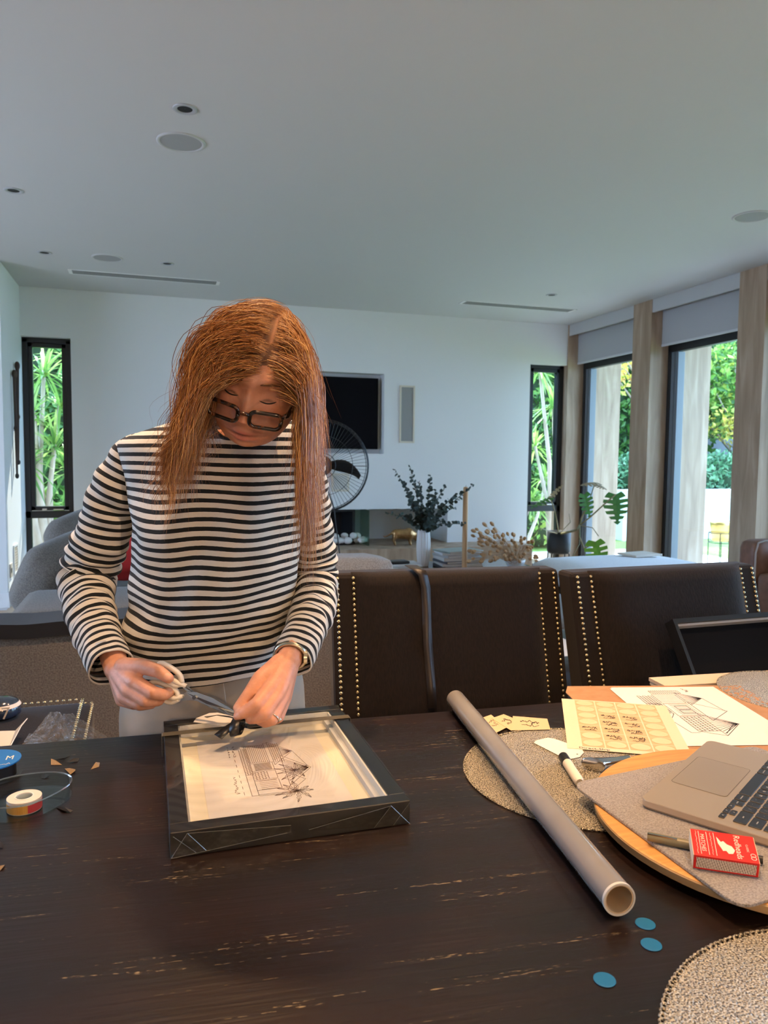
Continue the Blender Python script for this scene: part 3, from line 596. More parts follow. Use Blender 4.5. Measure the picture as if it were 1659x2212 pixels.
for k, (a, b) in enumerate(tips):
    tip = dep(a, b, 5.75+rnd(-.12, .12)); mid = mouth.lerp(tip, .5)+Vector((rnd(-.02, .02), rnd(-.03, .03), .03)); pts = [mouth-Vector((0, 0, .2)), mouth, mid, tip]
    st = obj('stem', MB().tube(pts, [.004, .004, .003, .0015], 5), mat('eucalyptus_stem', (.10, .09, .07), .8), eu); L_ = (tip-mouth).length; nl = max(8, int(L_/.017))
    for i in range(nl):
        f = .10+.9*i/(nl-1); p = (mouth.lerp(mid, f*2) if f < .5 else mid.lerp(tip, f*2-1)); s_ = rnd(.017, .026)*(1.15-.6*f)
        if lf0 is None:
            lfm = MB(); lfm.v = [(0, 0, 0)]+[(1+math.cos(a_), math.sin(a_)*.95, .12*math.cos(a_)) for a_ in [2*math.pi*j/10 for j in range(10)]]; lfm.v[0] = (1, 0, -.1); lfm.f = [(0, 1+j, 1+(j+1) % 10) for j in range(10)]
            lf0 = obj('leaf', lfm, em); o = lf0
        else: o = lf0.copy(); COL.objects.link(o)
        o.parent = st; o.location = p-wloc(st); o.scale = (s_, s_, s_); o.rotation_euler = (rnd(-1.2, 1.2), rnd(-1.2, 1.2), rnd(0, 6.28))
# tall pillar candle
c = onz(1003, 1232, ZT); c = Vector((c.x, c.y, ZT+.0005)); t = thing('candle', c, 'very tall slim beige candle standing on the coffee table', 'candle')
obj('wax', MB().lathe([(.022, 0), (.0215, .01), (.0205, .62), (.019, .66), (.015, .667), (.001, .664)], c, 20, cap=False), mat('beige_wax', (.60, .36, .17), .5), t, smooth=True); obj('wick', MB().tube([c+Vector((0, 0, .66)), c+Vector((.002, 0, .68))], .0015, 5), blk, t)
# dried bunny-tail grass in a white bowl
c = onz(1112, 1228, ZT); c.z = ZT+.0005
obj('bowl', MB().lathe([(.04, 0), (.05, .005), (.08, .05), (.086, .075), (.08, .075), (.05, .02), (.001, .015)], c, 28, cap=False), MATS['white_ceramic'], None, loc=c, smooth=True, label='round white bowl holding dried grass on the coffee table', cat='bowl')
dg_ = thing('dried_grass', c+Vector((0, 0, .03)), 'bunch of dried tan bunny tail grass in the white bowl', 'plant'); sm_ = MB(); hd0 = None; tan = mat('dried_tan', (.46, .26, .12), .95, col2=(.60, .38, .20), scale=60, bump=.5)
heads = []
for k in range(105):
    a = rnd(0, 1); px_ = 1012+150*a+rnd(-4, 4); top_ = 1128+abs(px_-1055)*0.42; py_ = rnd(top_, 1214 if px_ < 1150 else 1224)
    tip = dep(px_, py_, 5.75+rnd(-.18, .18)); b = c+Vector((rnd(-.04, .04), rnd(-.04, .04), .03)); mid = b.lerp(tip, .5)+Vector((0, 0, .05)); sm_.tube([b, mid, tip], .0013, 4)
    s_ = rnd(.85, 1.2); d_ = (tip-mid).normalized()
    if hd0 is None: hd0 = obj('seed_head', MB().sphere((0, 0, 0), (.013, .013, .024), 8, 6), tan, smooth=True); o = hd0
    else: o = hd0.copy(); COL.objects.link(o)
    o.parent = dg_; o.location = tip-wloc(dg_); o.scale = (s_, s_, s_); o.rotation_euler = d_.to_track_quat('Z', 'Y').to_euler()
obj('stalks', sm_, tan, dg_, kind='stuff')
# ---- left wall: two walking sticks, vent, power outlet
st_m = mat('dark_stick', (.045, .022, .012), .5)
for k, (a, b, z0, z1, lab) in enumerate((((29, 790), (32, 998), 0, 0, 'dark carved walking stick hung highest on the left wall'), ((23, 808), (29, 1028), 0, 0, 'dark carved walking stick hung lower and further left on the left wall'))):
    p0, p1 = onx(*a, XL), onx(*b, XL); p0.x = p1.x = XL+.03; t = thing('walking_stick', p1, lab, 'stick', 'walking sticks on the left wall')
    obj('shaft', MB().tube([p0.lerp(p1, f) for f in (0, .2, .5, .53, .56, .8, 1)], [.016, .014, .012, .02, .012, .010, .009], 8), st_m, t); obj('knob', MB().sphere(p0, (.024, .024, .04)), st_m, t, smooth=True); obj('ferrule', MB().sphere(p1, (.017, .017, .025)), mat('black_plastic2', (.01, .01, .01), .5), t, smooth=True)
c = onx(33, 1207, XL); t = thing('wall_vent', c, 'small beige louvred vent low on the left wall', 'vent')
bg_ = mat('beige_plastic', (.50, .44, .36), .6); obj('frame', MB().box((XL, c.y-.10, c.z-.13), (XL+.01, c.y-.08, c.z+.13)).box((XL, c.y+.08, c.z-.13), (XL+.01, c.y+.10, c.z+.13)).box((XL, c.y-.08, c.z-.13), (XL+.01, c.y+.08, c.z-.11)).box((XL, c.y-.08, c.z+.11), (XL+.01, c.y+.08, c.z+.13)), trim_m, t)
for k in range(9): obj('louvre', MB().box((XL, c.y-.08, c.z-.108+.024*k), (XL+.008, c.y+.08, c.z-.09+.024*k)), bg_, t)
c = onx(23, 1232, XL); t = thing('power_outlet', c, 'power outlet plate on the left wall, beside the vent', 'outlet'); obj('plate', MB().box((XL, c.y-.05, c.z-.06), (XL+.008, c.y+.05, c.z+.06)), bg_, t, bevel=.002); obj('socket', MB().box((XL+.008, c.y-.02, c.z-.02), (XL+.010, c.y+.02, c.z+.02)), blk, t)
# ---- monstera in a black pot on legs
c = ony(1208, 1137, 7.05); c = Vector((c.x, 7.05, 0)); t = thing('potted_monstera', c, 'straggly monstera in a black pot on thin legs by the glass door', 'plant')
zp = ony(1208, 1196, 7.05).z; pot_m = mat('matte_black_pot', (.02, .022, .026), .55)
obj('pot', MB().lathe([(.06, zp), (.10, zp+.005), (.123, zp+.03), (.127, zp+.08), (.127, zp+.245), (.120, zp+.245), (.115, zp+.21), (.001, zp+.20)], c, 36, cap=False), pot_m, t, smooth=True)
obj('soil', MB().lathe([(.116, zp+.215), (.001, zp+.22)], c, 24, cap=False), mat('potting_soil', (.05, .035, .025), .95), t)
for a in (.5, 2.1, 3.6, 5.2): d = Vector((math.cos(a), math.sin(a), 0)); obj('leg', MB().tube([c+d*.10+Vector((0, 0, zp+.02)), c+d*.128+Vector((0, 0, zp+.01)), c+d*.15+Vector((0, 0, .001))], .007, 6), blk, t)
stm = mat('monstera_stem', (.20, .19, .08), .6, col2=(.32, .26, .14), scale=20); top = c+Vector((0, 0, zp+.21)); hub = dep(1252, 1135, 7.2)
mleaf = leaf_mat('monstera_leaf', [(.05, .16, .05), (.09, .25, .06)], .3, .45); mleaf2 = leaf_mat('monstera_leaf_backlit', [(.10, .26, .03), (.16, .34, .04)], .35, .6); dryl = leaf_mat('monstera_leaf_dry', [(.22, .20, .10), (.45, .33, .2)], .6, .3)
def monstera(base, tip, nrm, width, m_, cuts=6):
    base, tip, nrm = Vector(base), Vector(tip), Vector(nrm).normalized(); ax = tip-base; L_ = ax.length; ax = ax/L_; sd = ax.cross(nrm).normalized(); nn = sd.cross(ax); lm = MB(); n_ = 60
    for sgn in (-1, 1):
        mid = []; edge = []
        for i in range(n_+1):
            u = i/n_; w = math.sin(math.pi*min(1, (u*.93+.07))**.75)**.8*width; cut = 1.0
            ph = (u*cuts) % 1.0
            if .12 < u < .93 and ph < .30: cut = .30
            e_u = u-.10*(1-u)*(1 if u < .5 else .4); off = sd*sgn*w*cut+ax*(e_u-u)*L_*cut - nn*0.18*w*cut*cut
            p = base+ax*u*L_-nn*.15*L_*u*u; mid.append(p); edge.append(p+off)
        o = len(lm.v); lm.v += [tuple(p) for p in mid+edge]; n1 = n_+1
        lm.f += [((o+i, o+i+1, o+n1+i+1, o+n1+i) if sgn > 0 else (o+n1+i, o+n1+i+1, o+i+1, o+i)) for i in range(n_)]
    return obj('leaf', lm, m_, t)
cd = Vector((0, 0, CAM_H))
monstera(dep(1262, 1068, 7.2), dep(1274, 1118, 7.15), Vector((-.5, -.55, .25)), .07, mleaf)
monstera(dep(1330, 1068, 7.0), dep(1337, 1132, 6.95), Vector((-.3, -1, .3)), .12, mleaf)
monstera(dep(1286, 1170, 6.9), dep(1297, 1226, 6.85), Vector((-.3, -1, .1)), .11, mleaf2, 5)
monstera(dep(1292, 1043, 7.2), dep(1255, 1042, 7.1), Vector((0, -.25, 1)), .07, dryl); monstera(dep(1286, 1046, 7.2), dep(1312, 1054, 7.1), Vector((0, -.3, 1)), .05, dryl)
monstera(dep(1190, 1075, 7.0), dep(1145, 1092, 6.95), Vector((0, -.3, 1)), .045, mleaf); monstera(dep(1188, 1076, 7.0), dep(1214, 1044, 7.0), Vector((0, -.5, 1)), .03, dryl)
for pts, r in (([top, dep(1245, 1145, 7.1), hub], .012), ([hub, dep(1256, 1120, 7.2), dep(1262, 1105, 7.2)], .008), ([hub, dep(1275, 1117, 7.1), dep(1310, 1085, 7.0), dep(1330, 1068, 7.0)], .007), ([dep(1255, 1125, 7.2), dep(1272, 1085, 7.2), dep(1284, 1047, 7.2)], .005), ([hub, dep(1252, 1160, 7.1), dep(1262, 1185, 7.0), dep(1286, 1172, 6.9)], .008), ([hub, dep(1252, 1175, 7.1), dep(1235, 1205, 7.0), dep(1222, 1225, 7.0)], .004), ([top, dep(1165, 1140, 7.0), dep(1150, 1165, 7.0)], .004), ([hub, dep(1280, 1140, 7.1), dep(1293, 1158, 7.0)], .004), ([top, dep(1200, 1110, 7.05), dep(1189, 1076, 7.0)], .006), ([top, dep(1232, 1128, 7.0), dep(1229, 1110, 7.0)], .003)):
    obj('stem', MB().tube(pts, r, 6), stm, t, smooth=True)
# ---- daybed, leather armchair, black ottoman
t = thing('daybed', (3.85, 5.2, 0), 'low daybed with a white mattress beside the glass doors', 'daybed')
obj('mattress', softbox(MB(), (3.10, 4.65, .26), (4.35, 5.65, .45), .07, .035), fabric('white_linen', (.70, .73, .78), (.76, .79, .83), 60, bump=.1), t, smooth=True); obj('base', MB().box((3.16, 4.7, .10), (4.3, 5.6, .27)), blk, t)
for x_, y_ in ((3.2, 4.75), (4.25, 4.75), (3.2, 5.55), (4.25, 5.55)): obj('leg', MB().tube([(x_, y_, 0), (x_, y_, .11)], .02, 8), blk, t)
book(Vector((3.98, 5.35, .487)), .30, .22, .016, .15, (.75, .70, .62), 'pale magazine lying on the white daybed', 'loose magazines')
lea = mat('brown_leather', (.17, .085, .055), .45, col2=(.22, .115, .08), scale=20, bump=.08, bscale=200); pip = mat('pale_piping', (.42, .40, .40), .5)
c = onz(1607, 1165, .78); t = thing('armchair', (c.x+.35, c.y+.1, 0), 'brown leather armchair with pale piping at the right edge', 'armchair'); x0, y0 = c.x, c.y-.1
obj('backrest', softbox(MB(), (x0, y0, .12), (x0+.75, y0+.16, .78), .05), lea, t, smooth=True); obj('arm', softbox(MB(), (x0+.0, y0-.7, .12), (x0+.14, y0-.01, .58), .04), lea, t, smooth=True); obj('arm', softbox(MB(), (x0+.62, y0-.7, .12), (x0+.76, y0-.01, .58), .04), lea, t, smooth=True); obj('seat', softbox(MB(), (x0+.14, y0-.7, .12), (x0+.62, y0, .42), .05), lea, t, smooth=True); obj('back_cushion', softbox(MB(), (x0+.15, y0-.14, .40), (x0+.62, y0-.005, .71), .04, .01), lea, t, smooth=True)
obj('piping', MB().tube([(x0+.02, y0+.01, .2), (x0+.012, y0+.008, .7), (x0+.03, y0+.008, .765), (x0+.08, y0+.008, .777), (x0+.7, y0+.008, .777)], .006, 6), pip, t)
for x_ in (x0+.06, x0+.69):
    for y_ in (y0-.62, y0+.08): obj('leg', MB().box((x_-.02, y_-.02, 0), (x_+.02, y_+.02, .13)), blk, t)
c = dep(1235, 1300, 3.1); t = thing('ottoman', (c.x, c.y, 0), 'low black ottoman seen through the gap between the two dining chairs', 'ottoman')
obj('body', softbox(MB(), (c.x-.35, c.y-.05, .05), (c.x+.35, c.y+.65, .44), .04), mat('black_leather', (.012, .012, .016), .4), t, smooth=True); obj('feet', MB().box((c.x-.3, c.y, 0), (c.x+.3, c.y+.6, .055)), blk, t)
obj('paper_sheet', MB().box((c.x-.2, c.y+.1, .4405), (c.x+.2, c.y+.42, .4425)), mat('paper_white', (.78, .78, .77), .8), None, loc=(c.x, c.y+.26, .44), label='white sheet of paper on the black ottoman between the chairs', cat='paper')
# ================================================================== dining table
ZT0 = 0.76
TA = math.radians(-3.32); TU = Vector((math.cos(TA), math.sin(TA), 0)); TV = Vector((TU.y, -TU.x, 0)) if False else Vector((math.sin(TA), -math.cos(TA), 0))
T0 = Vector((0.0, 1.459, 0))     # a point on the far edge; TV runs towards the camera
def tp(u, v, z=ZT0): p = T0+TU*u+TV*v; return Vector((p.x, p.y, z))
def table_mat():
    m, nt, b = new_mat('dark_stained_timber'); N, L = nt.nodes, nt.links
    tc = N.new('ShaderNodeTexCoord'); rot = N.new('ShaderNodeMapping'); rot.inputs['Rotation'].default_value = (0, 0, -TA+math.radians(2.0)); L.new(tc.outputs['Object'], rot.inputs[0])
    def nz(sx, sy, sc, det=2, dist=0.0):
        mp = N.new('ShaderNodeMapping'); mp.inputs['Scale'].default_value = (sx, sy, 1); L.new(rot.outputs[0], mp.inputs[0])
        n = N.new('ShaderNodeTexNoise'); n.inputs['Scale'].default_value = sc; n.inputs['Detail'].default_value = det; n.inputs['Distortion'].default_value = dist; L.new(mp.outputs[0], n.inputs['Vector']); return n
    def ramp(n, a, b_, c0=(0, 0, 0), c1=(1, 1, 1)):
        r = N.new('ShaderNodeValToRGB'); r.color_ramp.elements[0].position = a; r.color_ramp.elements[1].position = b_; r.color_ramp.elements[0].color = (*c0, 1); r.color_ramp.elements[1].color = (*c1, 1); L.new(n.outputs['Fac'], r.inputs[0]); return r
    base = ramp(nz(1, 7, 3, 4), .3, .75, (.0075, .0052, .0055), (.017, .0075, .0065))
    line = ramp(nz(.30, 15, 2.6, 2, .1), .493, .507); e = line.color_ramp.elements; e[1].color = (0, 0, 0, 1)
    for p_ in (.4975, .5025): k = e.new(p_); k.color = (1, 1, 1, 1)
    dash = ramp(nz(70, 420, 1.6, 2), .56, .62); patch = ramp(nz(2.2, 6, 1.5, 1), .45, .56)
    m1 = N.new('ShaderNodeMath'); m1.operation = 'MULTIPLY'; L.new(line.outputs[0], m1.inputs[0]); L.new(dash.outputs[0], m1.inputs[1])
    m2 = N.new('ShaderNodeMath'); m2.operation = 'MULTIPLY'; L.new(m1.outputs[0], m2.inputs[0]); L.new(patch.outputs[0], m2.inputs[1])
    mx = N.new('ShaderNodeMix'); mx.data_type = 'RGBA'; L.new(m2.outputs[0], mx.inputs['Factor']); L.new(base.outputs[0], mx.inputs['A']); mx.inputs['B'].default_value = (.30, .23, .14, 1)
    L.new(mx.outputs['Result'], b.inputs['Base Color']); b.inputs['Roughness'].default_value = .30; b.inputs['Specular IOR Level'].default_value = .45
    bp = N.new('ShaderNodeBump'); bp.inputs['Strength'].default_value = .10; bp.inputs['Distance'].default_value = .004; L.new(nz(6, 120, 1.2, 3).outputs['Fac'], bp.inputs['Height']); L.new(bp.outputs[0], b.inputs['Normal'])
    return m
tab_m = table_mat()
tb = thing('dining_table', tp(0.7, 0.6, 0), 'large dark stained timber dining table with worn pale grain', 'table')
pts = [tp(-.78, 0), tp(-.78, 1.16), tp(2.15, 1.16), tp(2.15, 0)]
obj('tabletop', MB().prism([(p.x, p.y) for p in pts], ZT0-.045, ZT0), tab_m, tb, bevel=.005)
for u, v in ((-.66, .12), (-.66, 1.04), (2.03, .12), (2.03, 1.04)):
    q = tp(u, v, 0); obj('leg', MB().obox((q.x, q.y, .357), TU*.045, TV*.045, Vector((0, 0, .357))), tab_m, tb, bevel=.004)
ap = MB()
for (a, b) in (((-.66, .1), (2.03, .1)), ((-.66, 1.06), (2.03, 1.06))):
    p, q = tp(*a, .67), tp(*b, .67); ap.obox((p+q)/2, (q-p)/2, TV*.012, Vector((0, 0, .045)))
obj('apron', ap, tab_m, tb)
# ================================================================== upholstered chairs with nailhead rows
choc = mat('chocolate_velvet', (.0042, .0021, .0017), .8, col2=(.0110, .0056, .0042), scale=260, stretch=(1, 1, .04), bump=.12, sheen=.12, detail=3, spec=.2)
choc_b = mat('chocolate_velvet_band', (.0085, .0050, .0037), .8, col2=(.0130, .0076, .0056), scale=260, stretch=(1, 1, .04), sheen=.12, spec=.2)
dkleg = mat('chair_leg_timber', (.02, .012, .01), .4); gold = mat('brass_nail', (.62, .50, .30), .22, 1.0)
nail0 = None
def nail(parent, p, n):
    global nail0
    if nail0 is None:
        nail0 = obj('nailhead', MB().lathe([(.0052, 0), (.0050, .0016), (.0036, .0033), (.0015, .0041), (.0002, .0043)], (0, 0, 0), 10, cap=False), gold, smooth=True); o = nail0
    else: o = nail0.copy(); COL.objects.link(o)
    o.parent = parent; o.location = p-wloc(parent); o.rotation_euler = Vector(n).to_track_quat('Z', 'Y').to_euler(); return o
def chair(tl, ang, label, nails=True, seat_nails=(), zt=.985, rec=.26):
    """tl: top left corner of the backrest's front face, ang: heading of its width"""
    X = Vector((math.cos(ang), math.sin(ang), 0)); Yb = Vector((-math.sin(ang), math.cos(ang), 0)); w = .645
    fo = Vector((tl[0], tl[1], 0))+X*(w/2); t = thing('dining_chair', fo-Yb*.35, label, 'chair', 'upholstered dining chairs')
    hb = zt-.46
    def P(x, h, d=0):      # x across, h height on the back (0 = top), d forward of the face
        return Vector((fo.x, fo.y, zt-h))+X*x-Yb*(h*rec)-Yb*d
    # frame (side bands) and puffed centre panel rolled over the top
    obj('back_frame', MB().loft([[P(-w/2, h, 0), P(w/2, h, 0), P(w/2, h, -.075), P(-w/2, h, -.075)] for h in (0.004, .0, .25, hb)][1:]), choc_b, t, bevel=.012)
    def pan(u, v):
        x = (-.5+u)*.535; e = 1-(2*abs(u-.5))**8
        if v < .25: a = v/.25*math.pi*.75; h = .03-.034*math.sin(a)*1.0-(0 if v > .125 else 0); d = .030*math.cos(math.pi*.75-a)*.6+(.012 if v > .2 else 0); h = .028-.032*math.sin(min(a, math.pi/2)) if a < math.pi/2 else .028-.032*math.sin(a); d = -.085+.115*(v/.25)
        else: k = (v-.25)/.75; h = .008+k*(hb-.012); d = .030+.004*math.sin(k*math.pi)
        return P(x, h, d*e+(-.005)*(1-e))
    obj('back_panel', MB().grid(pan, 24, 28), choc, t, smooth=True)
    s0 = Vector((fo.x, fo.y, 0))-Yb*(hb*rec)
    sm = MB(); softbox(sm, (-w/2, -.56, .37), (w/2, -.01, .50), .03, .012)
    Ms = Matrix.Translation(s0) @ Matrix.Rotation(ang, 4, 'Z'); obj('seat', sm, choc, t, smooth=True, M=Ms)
    for sx in (-1, 1):
        for y in (-.50, .02): obj('leg', MB().obox((sx*.27, y, .19), (.024, 0, 0), (0, .024, 0), (0, 0, .19)), dkleg, t, M=Ms, bevel=.003)
    if nails:
        for x in (-.305, -.262, .262, .305):
            k = 0; h = .012
            while h < hb-.02: nail(t, P(x, h, .0005), -Yb); h += .0135
    for (a, b, z, nn) in seat_nails:
        a, b = Vector(a), Vector(b); n = int((b-a).length/.018)
        for k in range(n+1): nail(t, Ms @ a.lerp(b, k/n), Ms.to_3x3() @ Vector(nn))
    return t
ch1 = chair((.452, 1.888), math.radians(-5.2), 'chocolate brown upholstered dining chair directly beside the woman, black ribbon over it')
ch2 = chair((1.095, 1.765), math.radians(2.0), 'chocolate brown upholstered dining chair at the right, black frame leaning on it', zt=.982)
c3 = onz(103, 1517, .50)
chair((c3.x-.56, c3.y-.645), math.radians(90), 'dark dining chair pulled out at the left edge, only its nail-studded seat in view', nails=False,
      seat_nails=[((-.31, -.555, .488), (-.31, -.03, .488), 0, (-.6, 0, .8)) , ((-.29, -.53, .511), (-.29, -.03, .511), 0, (0, 0, 1)), ((-.3, -.558, .488), (.3, -.558, .488), 0, (0, -.6, .8)), ((-.29, -.53, .511), (.29, -.53, .511), 0, (0, 0, 1)), ((.315, -.555, .488), (.315, -.03, .488), 0, (.6, 0, .8)), ((.29, -.53, .511), (.29, -.03, .511), 0, (0, 0, 1))])
# satin ribbon hung over the first chair
satin = mat('black_satin', (.016, .012, .011), .42, col2=(.026, .02, .018), scale=20, spec=.5)
def onchair(px, py, lift=.004):
    X = Vector((math.cos(math.radians(-5.2)), math.sin(math.radians(-5.2)), 0)); Yb = Vector((-X.y, X.x, 0)); fo = Vector((.452, 1.888, 0))+X*.3225; d = Vector(ray(px, py)); n = (Yb*1.0+Vector((0, 0, -.26))).normalized()
    p0 = Vector((fo.x, fo.y, .985))-Yb*(.036+lift); n = Yb+Vector((0, 0, -.26)); t_ = (p0-Vector((0, 0, CAM_H))).dot(n)/d.dot(n); return Vector((0, 0, CAM_H))+d*t_
L1 = [(893, 1232), (904, 1243), (910, 1270), (912, 1310), (913, 1350), (915, 1390), (918, 1430), (922, 1480), (925, 1530)]; R1 = [(920, 1232), (924, 1243), (930, 1270), (931, 1310), (932, 1350), (934, 1390), (937, 1430), (941, 1480), (944, 1530)]
rb = MB(); A_ = [onchair(*p, lift=.004+.006*math.sin(i*1.7)) for i, p in enumerate(L1)]; B_ = [onchair(*p, lift=.004+.006*math.sin(i*1.7+.9)) for i, p in enumerate(R1)]
A_ = [A_[0]+Vector((0, .07, .004))]+A_; B_ = [B_[0]+Vector((0, .07, .004))]+B_
rb.add(A_+B_, [(i, i+1, len(A_)+i+1, len(A_)+i) for i in range(len(A_)-1)])
o = obj('satin_ribbon', rb, satin, None, loc=A_[0], smooth=True, label='black satin ribbon hanging over the back of the first dining chair', cat='ribbon'); o.modifiers.new('s', 'SOLIDIFY').thickness = .001
# ================================================================== line drawings and lettering (flat print)
def strokes(lines, fn, w=.0006, z=.0002):
    mb = MB()
    for ln in lines:
        P = [Vector((a, b)) for a, b in ln]
        for i in range(len(P)-1):
            a, b = P[i], P[i+1]; d = b-a
            if d.length < 1e-6: continue
            n = Vector((-d.y, d.x)).normalized()*w/2; mb.add([fn(a+n, z), fn(b+n, z), fn(b-n, z), fn(a-n, z)], [(0, 1, 2, 3)])
    return mb
def rect(x0, y0, x1, y1): return [(x0, y0), (x1, y0), (x1, y1), (x0, y1), (x0, y0)]
def hatch(x0, y0, x1, y1, n, vert=False): return [[(x0+(x1-x0)*i/n, y0), (x0+(x1-x0)*i/n, y1)] if vert else [(x0, y0+(y1-y0)*i/n), (x1, y0+(y1-y0)*i/n)] for i in range(n+1)]
def bricks(x0, y0, x1, y1, rows, cols):
    out = hatch(x0, y0, x1, y1, rows)
    for r in range(rows):
        ya, yb = y0+(y1-y0)*r/rows, y0+(y1-y0)*(r+1)/rows
        out += [[(x, ya), (x, yb)] for x in [x0+(x1-x0)*(c_+(.5 if r % 2 else 0))/cols for c_ in range(cols+1)] if x <= x1]
    return out
def palm(x, y, s, seed):
    rs = random.Random(seed); out = []
    for k in range(9):
        a = 2*math.pi*k/9+rs.uniform(-.2, .2); l = s*rs.uniform(.8, 1.15); sp = []; up = []; dn = []
        for i in range(9):
            f = i/8; px_ = x+math.cos(a)*l*f; py_ = y+math.sin(a)*l*f-.25*l*f*f; w_ = s*.13*math.sin(math.pi*f)*(1 if i % 2 else .45); up.append((px_-math.sin(a)*w_, py_+math.cos(a)*w_)); dn.append((px_+math.sin(a)*w_, py_-math.cos(a)*w_)); sp.append((px_, py_))
        out += [sp, up, dn]
    return out
def scribble(x0, y0, x1, h, n, seed):
    rs = random.Random(seed); return [[(x0+(x1-x0)*i/n+rs.uniform(-.3, .3)*(x1-x0)/n, y0+h*rs.uniform(-.6, 1)*(1 if i % 3 else .2)) for i in range(n+1)]]
def drawing_a():
    L = bricks(.10, .10, .62, .17, 3, 18)+[rect(.62, .10, .98, .16)]+hatch(.05, .16, .40, .36, 11)+[rect(.05, .16, .40, .36), rect(.02, .36, .42, .40)]
    L += [rect(.42, .16, .56, .38), rect(.58, .16, .72, .38), rect(.74, .16, .90, .38)]+hatch(.43, .2, .55, .36, 12, True)+hatch(.75, .2, .89, .36, 5, True)+bricks(.58, .16, .72, .3, 5, 5)
    L += [[(.0, .40), (.24, .62), (.48, .40), (.0, .40)], [(.30, .48), (.60, .72), (.88, .46), (.30, .48)], [(.60, .44), (.80, .62), (1.0, .42)], [(.74, .42), (.80, .50), (.95, .42)], [(.25, .62), (.58, .70)]]
    L += [[(.05+.017*i, .40), (.24, .61)] for i in range(0, 22, 2)]+[[(.36+.02*i, .47), (.60, .70)] for i in range(0, 24, 2)]
    L += hatch(.04, .42, .44, .5, 4)+palm(.62, .56, .17, 3)+palm(.98, .50, .17, 5)+[[(.97, .16), (.98, .5)], [(.99, .16), (1.0, .5)]]
    L += [[(.1*i, .04), (.1*i+.05, .04)] for i in range(1, 10)]
    for k in range(10): L += scribble(.02+.05*(k % 5), -.0+.05*(k // 5), .05+.05*(k % 5), .02, 6, k)
    L += scribble(.62, -.02, .92, .03, 26, 77)
    return L
def drawing_b():
    L = [rect(.05, .1, .28, .34), rect(.30, .1, .60, .36), rect(.62, .1, .95, .3)]+hatch(.05, .1, .28, .34, 6, True)+hatch(.32, .14, .58, .34, 8, True)+bricks(.62, .1, .95, .3, 6, 9)+bricks(.08, -.06, .55, .08, 5, 14)
    L += [[(.0, .36), (.16, .56), (.34, .36), (.0, .36)], [(.26, .36), (.50, .62), (.72, .36), (.26, .36)], [(.55, .30), (.80, .55), (1.05, .30), (.55, .30)], [(.16, .56), (.50, .60)], [(.60, .32), (.80, .50), (1.0, .32)]]
    L += [[(.02+.03*i, .36), (.16, .55)] for i in range(11)]+[[(.60+.04*i, .31), (.80, .54)] for i in range(11)]+[rect(.36, .18, .44, .30), rect(.46, .18, .54, .30), rect(-.06, .12, .02, .42)]+hatch(-.06, .12, .02, .42, 14)
    L += [[(.28+.02*i, -.06), (.29+.02*i, .08)] for i in range(12)]+scribble(-.12, .5, -.02, .04, 14, 4)+[[(.95, .1), (1.05, .3)], [(.55, .08), (.7, -.02), (.98, .02), (.98, .1)]]
    return L
ink = mat('brown_ink', (.10, .06, .055), .8); ink2 = mat('black_ink', (.03, .03, .035), .8)
def text_mb(s, size, fn, z=.0003, align='CENTER'):
    cu = bpy.data.curves.new('t', 'FONT'); cu.body = s; cu.size = size; cu.align_x = align; cu.align_y = 'CENTER'; cu.resolution_u = 2
    o = bpy.data.objects.new('t', cu); COL.objects.link(o); dg = bpy.context.evaluated_depsgraph_get(); me = bpy.data.meshes.new_from_object(o.evaluated_get(dg))
    mb = MB(); mb.v = [tuple(fn(Vector((v.co.x, v.co.y)), z)) for v in me.vertices]; mb.f = [tuple(p.vertices) for p in me.polygons]
    bpy.data.objects.remove(o); bpy.data.curves.remove(cu); bpy.data.meshes.remove(me); return mb
# ================================================================== the framed print being wrapped
FX0, FX1, FY0, FY1, FH = .021, .356, .986, 1.421, .035; Z0 = ZT0+.0005; ZF = Z0+FH
gf = thing('framed_print', ((FX0+FX1)/2, (FY0+FY1)/2, Z0), 'black box frame holding a house drawing, wrapped in clear cellophane', 'frame')
bfr = mat('black_frame', (.008, .0082, .009), .35); t_ = .025
fb = MB().box((FX0, FY0, Z0), (FX1, FY0+t_, ZF)).box((FX0, FY1-t_, Z0), (FX1, FY1, ZF)).box((FX0, FY0+t_, Z0), (FX0+t_, FY1-t_, ZF)).box((FX1-t_, FY0+t_, Z0), (FX1, FY1-t_, ZF))
obj('frame_moulding', fb, bfr, gf, bevel=.0012)
ix0, ix1, iy0, iy1 = FX0+t_, FX1-t_, FY0+t_, FY1-t_; zm = Z0+.010
cream = mat('cream_mat_board', (.80, .72, .56), .85); obj('backing_mat', MB().box((ix0, iy0, Z0), (ix1, iy1, zm)), cream, gf)
wsp = mat('white_spacer', (.78, .77, .74), .8)
obj('spacer', MB().box((ix0, iy0, zm), (ix0+.003, iy1, ZF-.003)).box((ix1-.003, iy0, zm), (ix1, iy1, ZF-.003)).box((ix0, iy0, zm), (ix1, iy0+.003, ZF-.003)).box((ix0, iy1-.003, zm), (ix1, iy1, ZF-.003)), wsp, gf)
obj('inner_ledge', MB().box((ix1-.012, iy0, zm), (ix1-.003, iy1, zm+.010)), mat('grey_spacer', (.62, .62, .62), .7), gf)
pp = obj('print_paper', MB().box((.077, 1.045, zm), (.292, 1.362, zm+.0008)), mat('print_paper', (.72, .66, .62), .8), gf)
DA = drawing_a()
obj('house_drawing', strokes(DA, lambda p, z: Vector((.128+p.y*.175, 1.325-p.x*.215, zm+.0008+z)), .0042), ink, pp)
for o_ in [bpy.data.objects['house_drawing']]: pass
glassm = clear_mat('clear_film_sheet', (.97, .97, .97), base=.015, rough=.03, bump=.02, bscale=12)
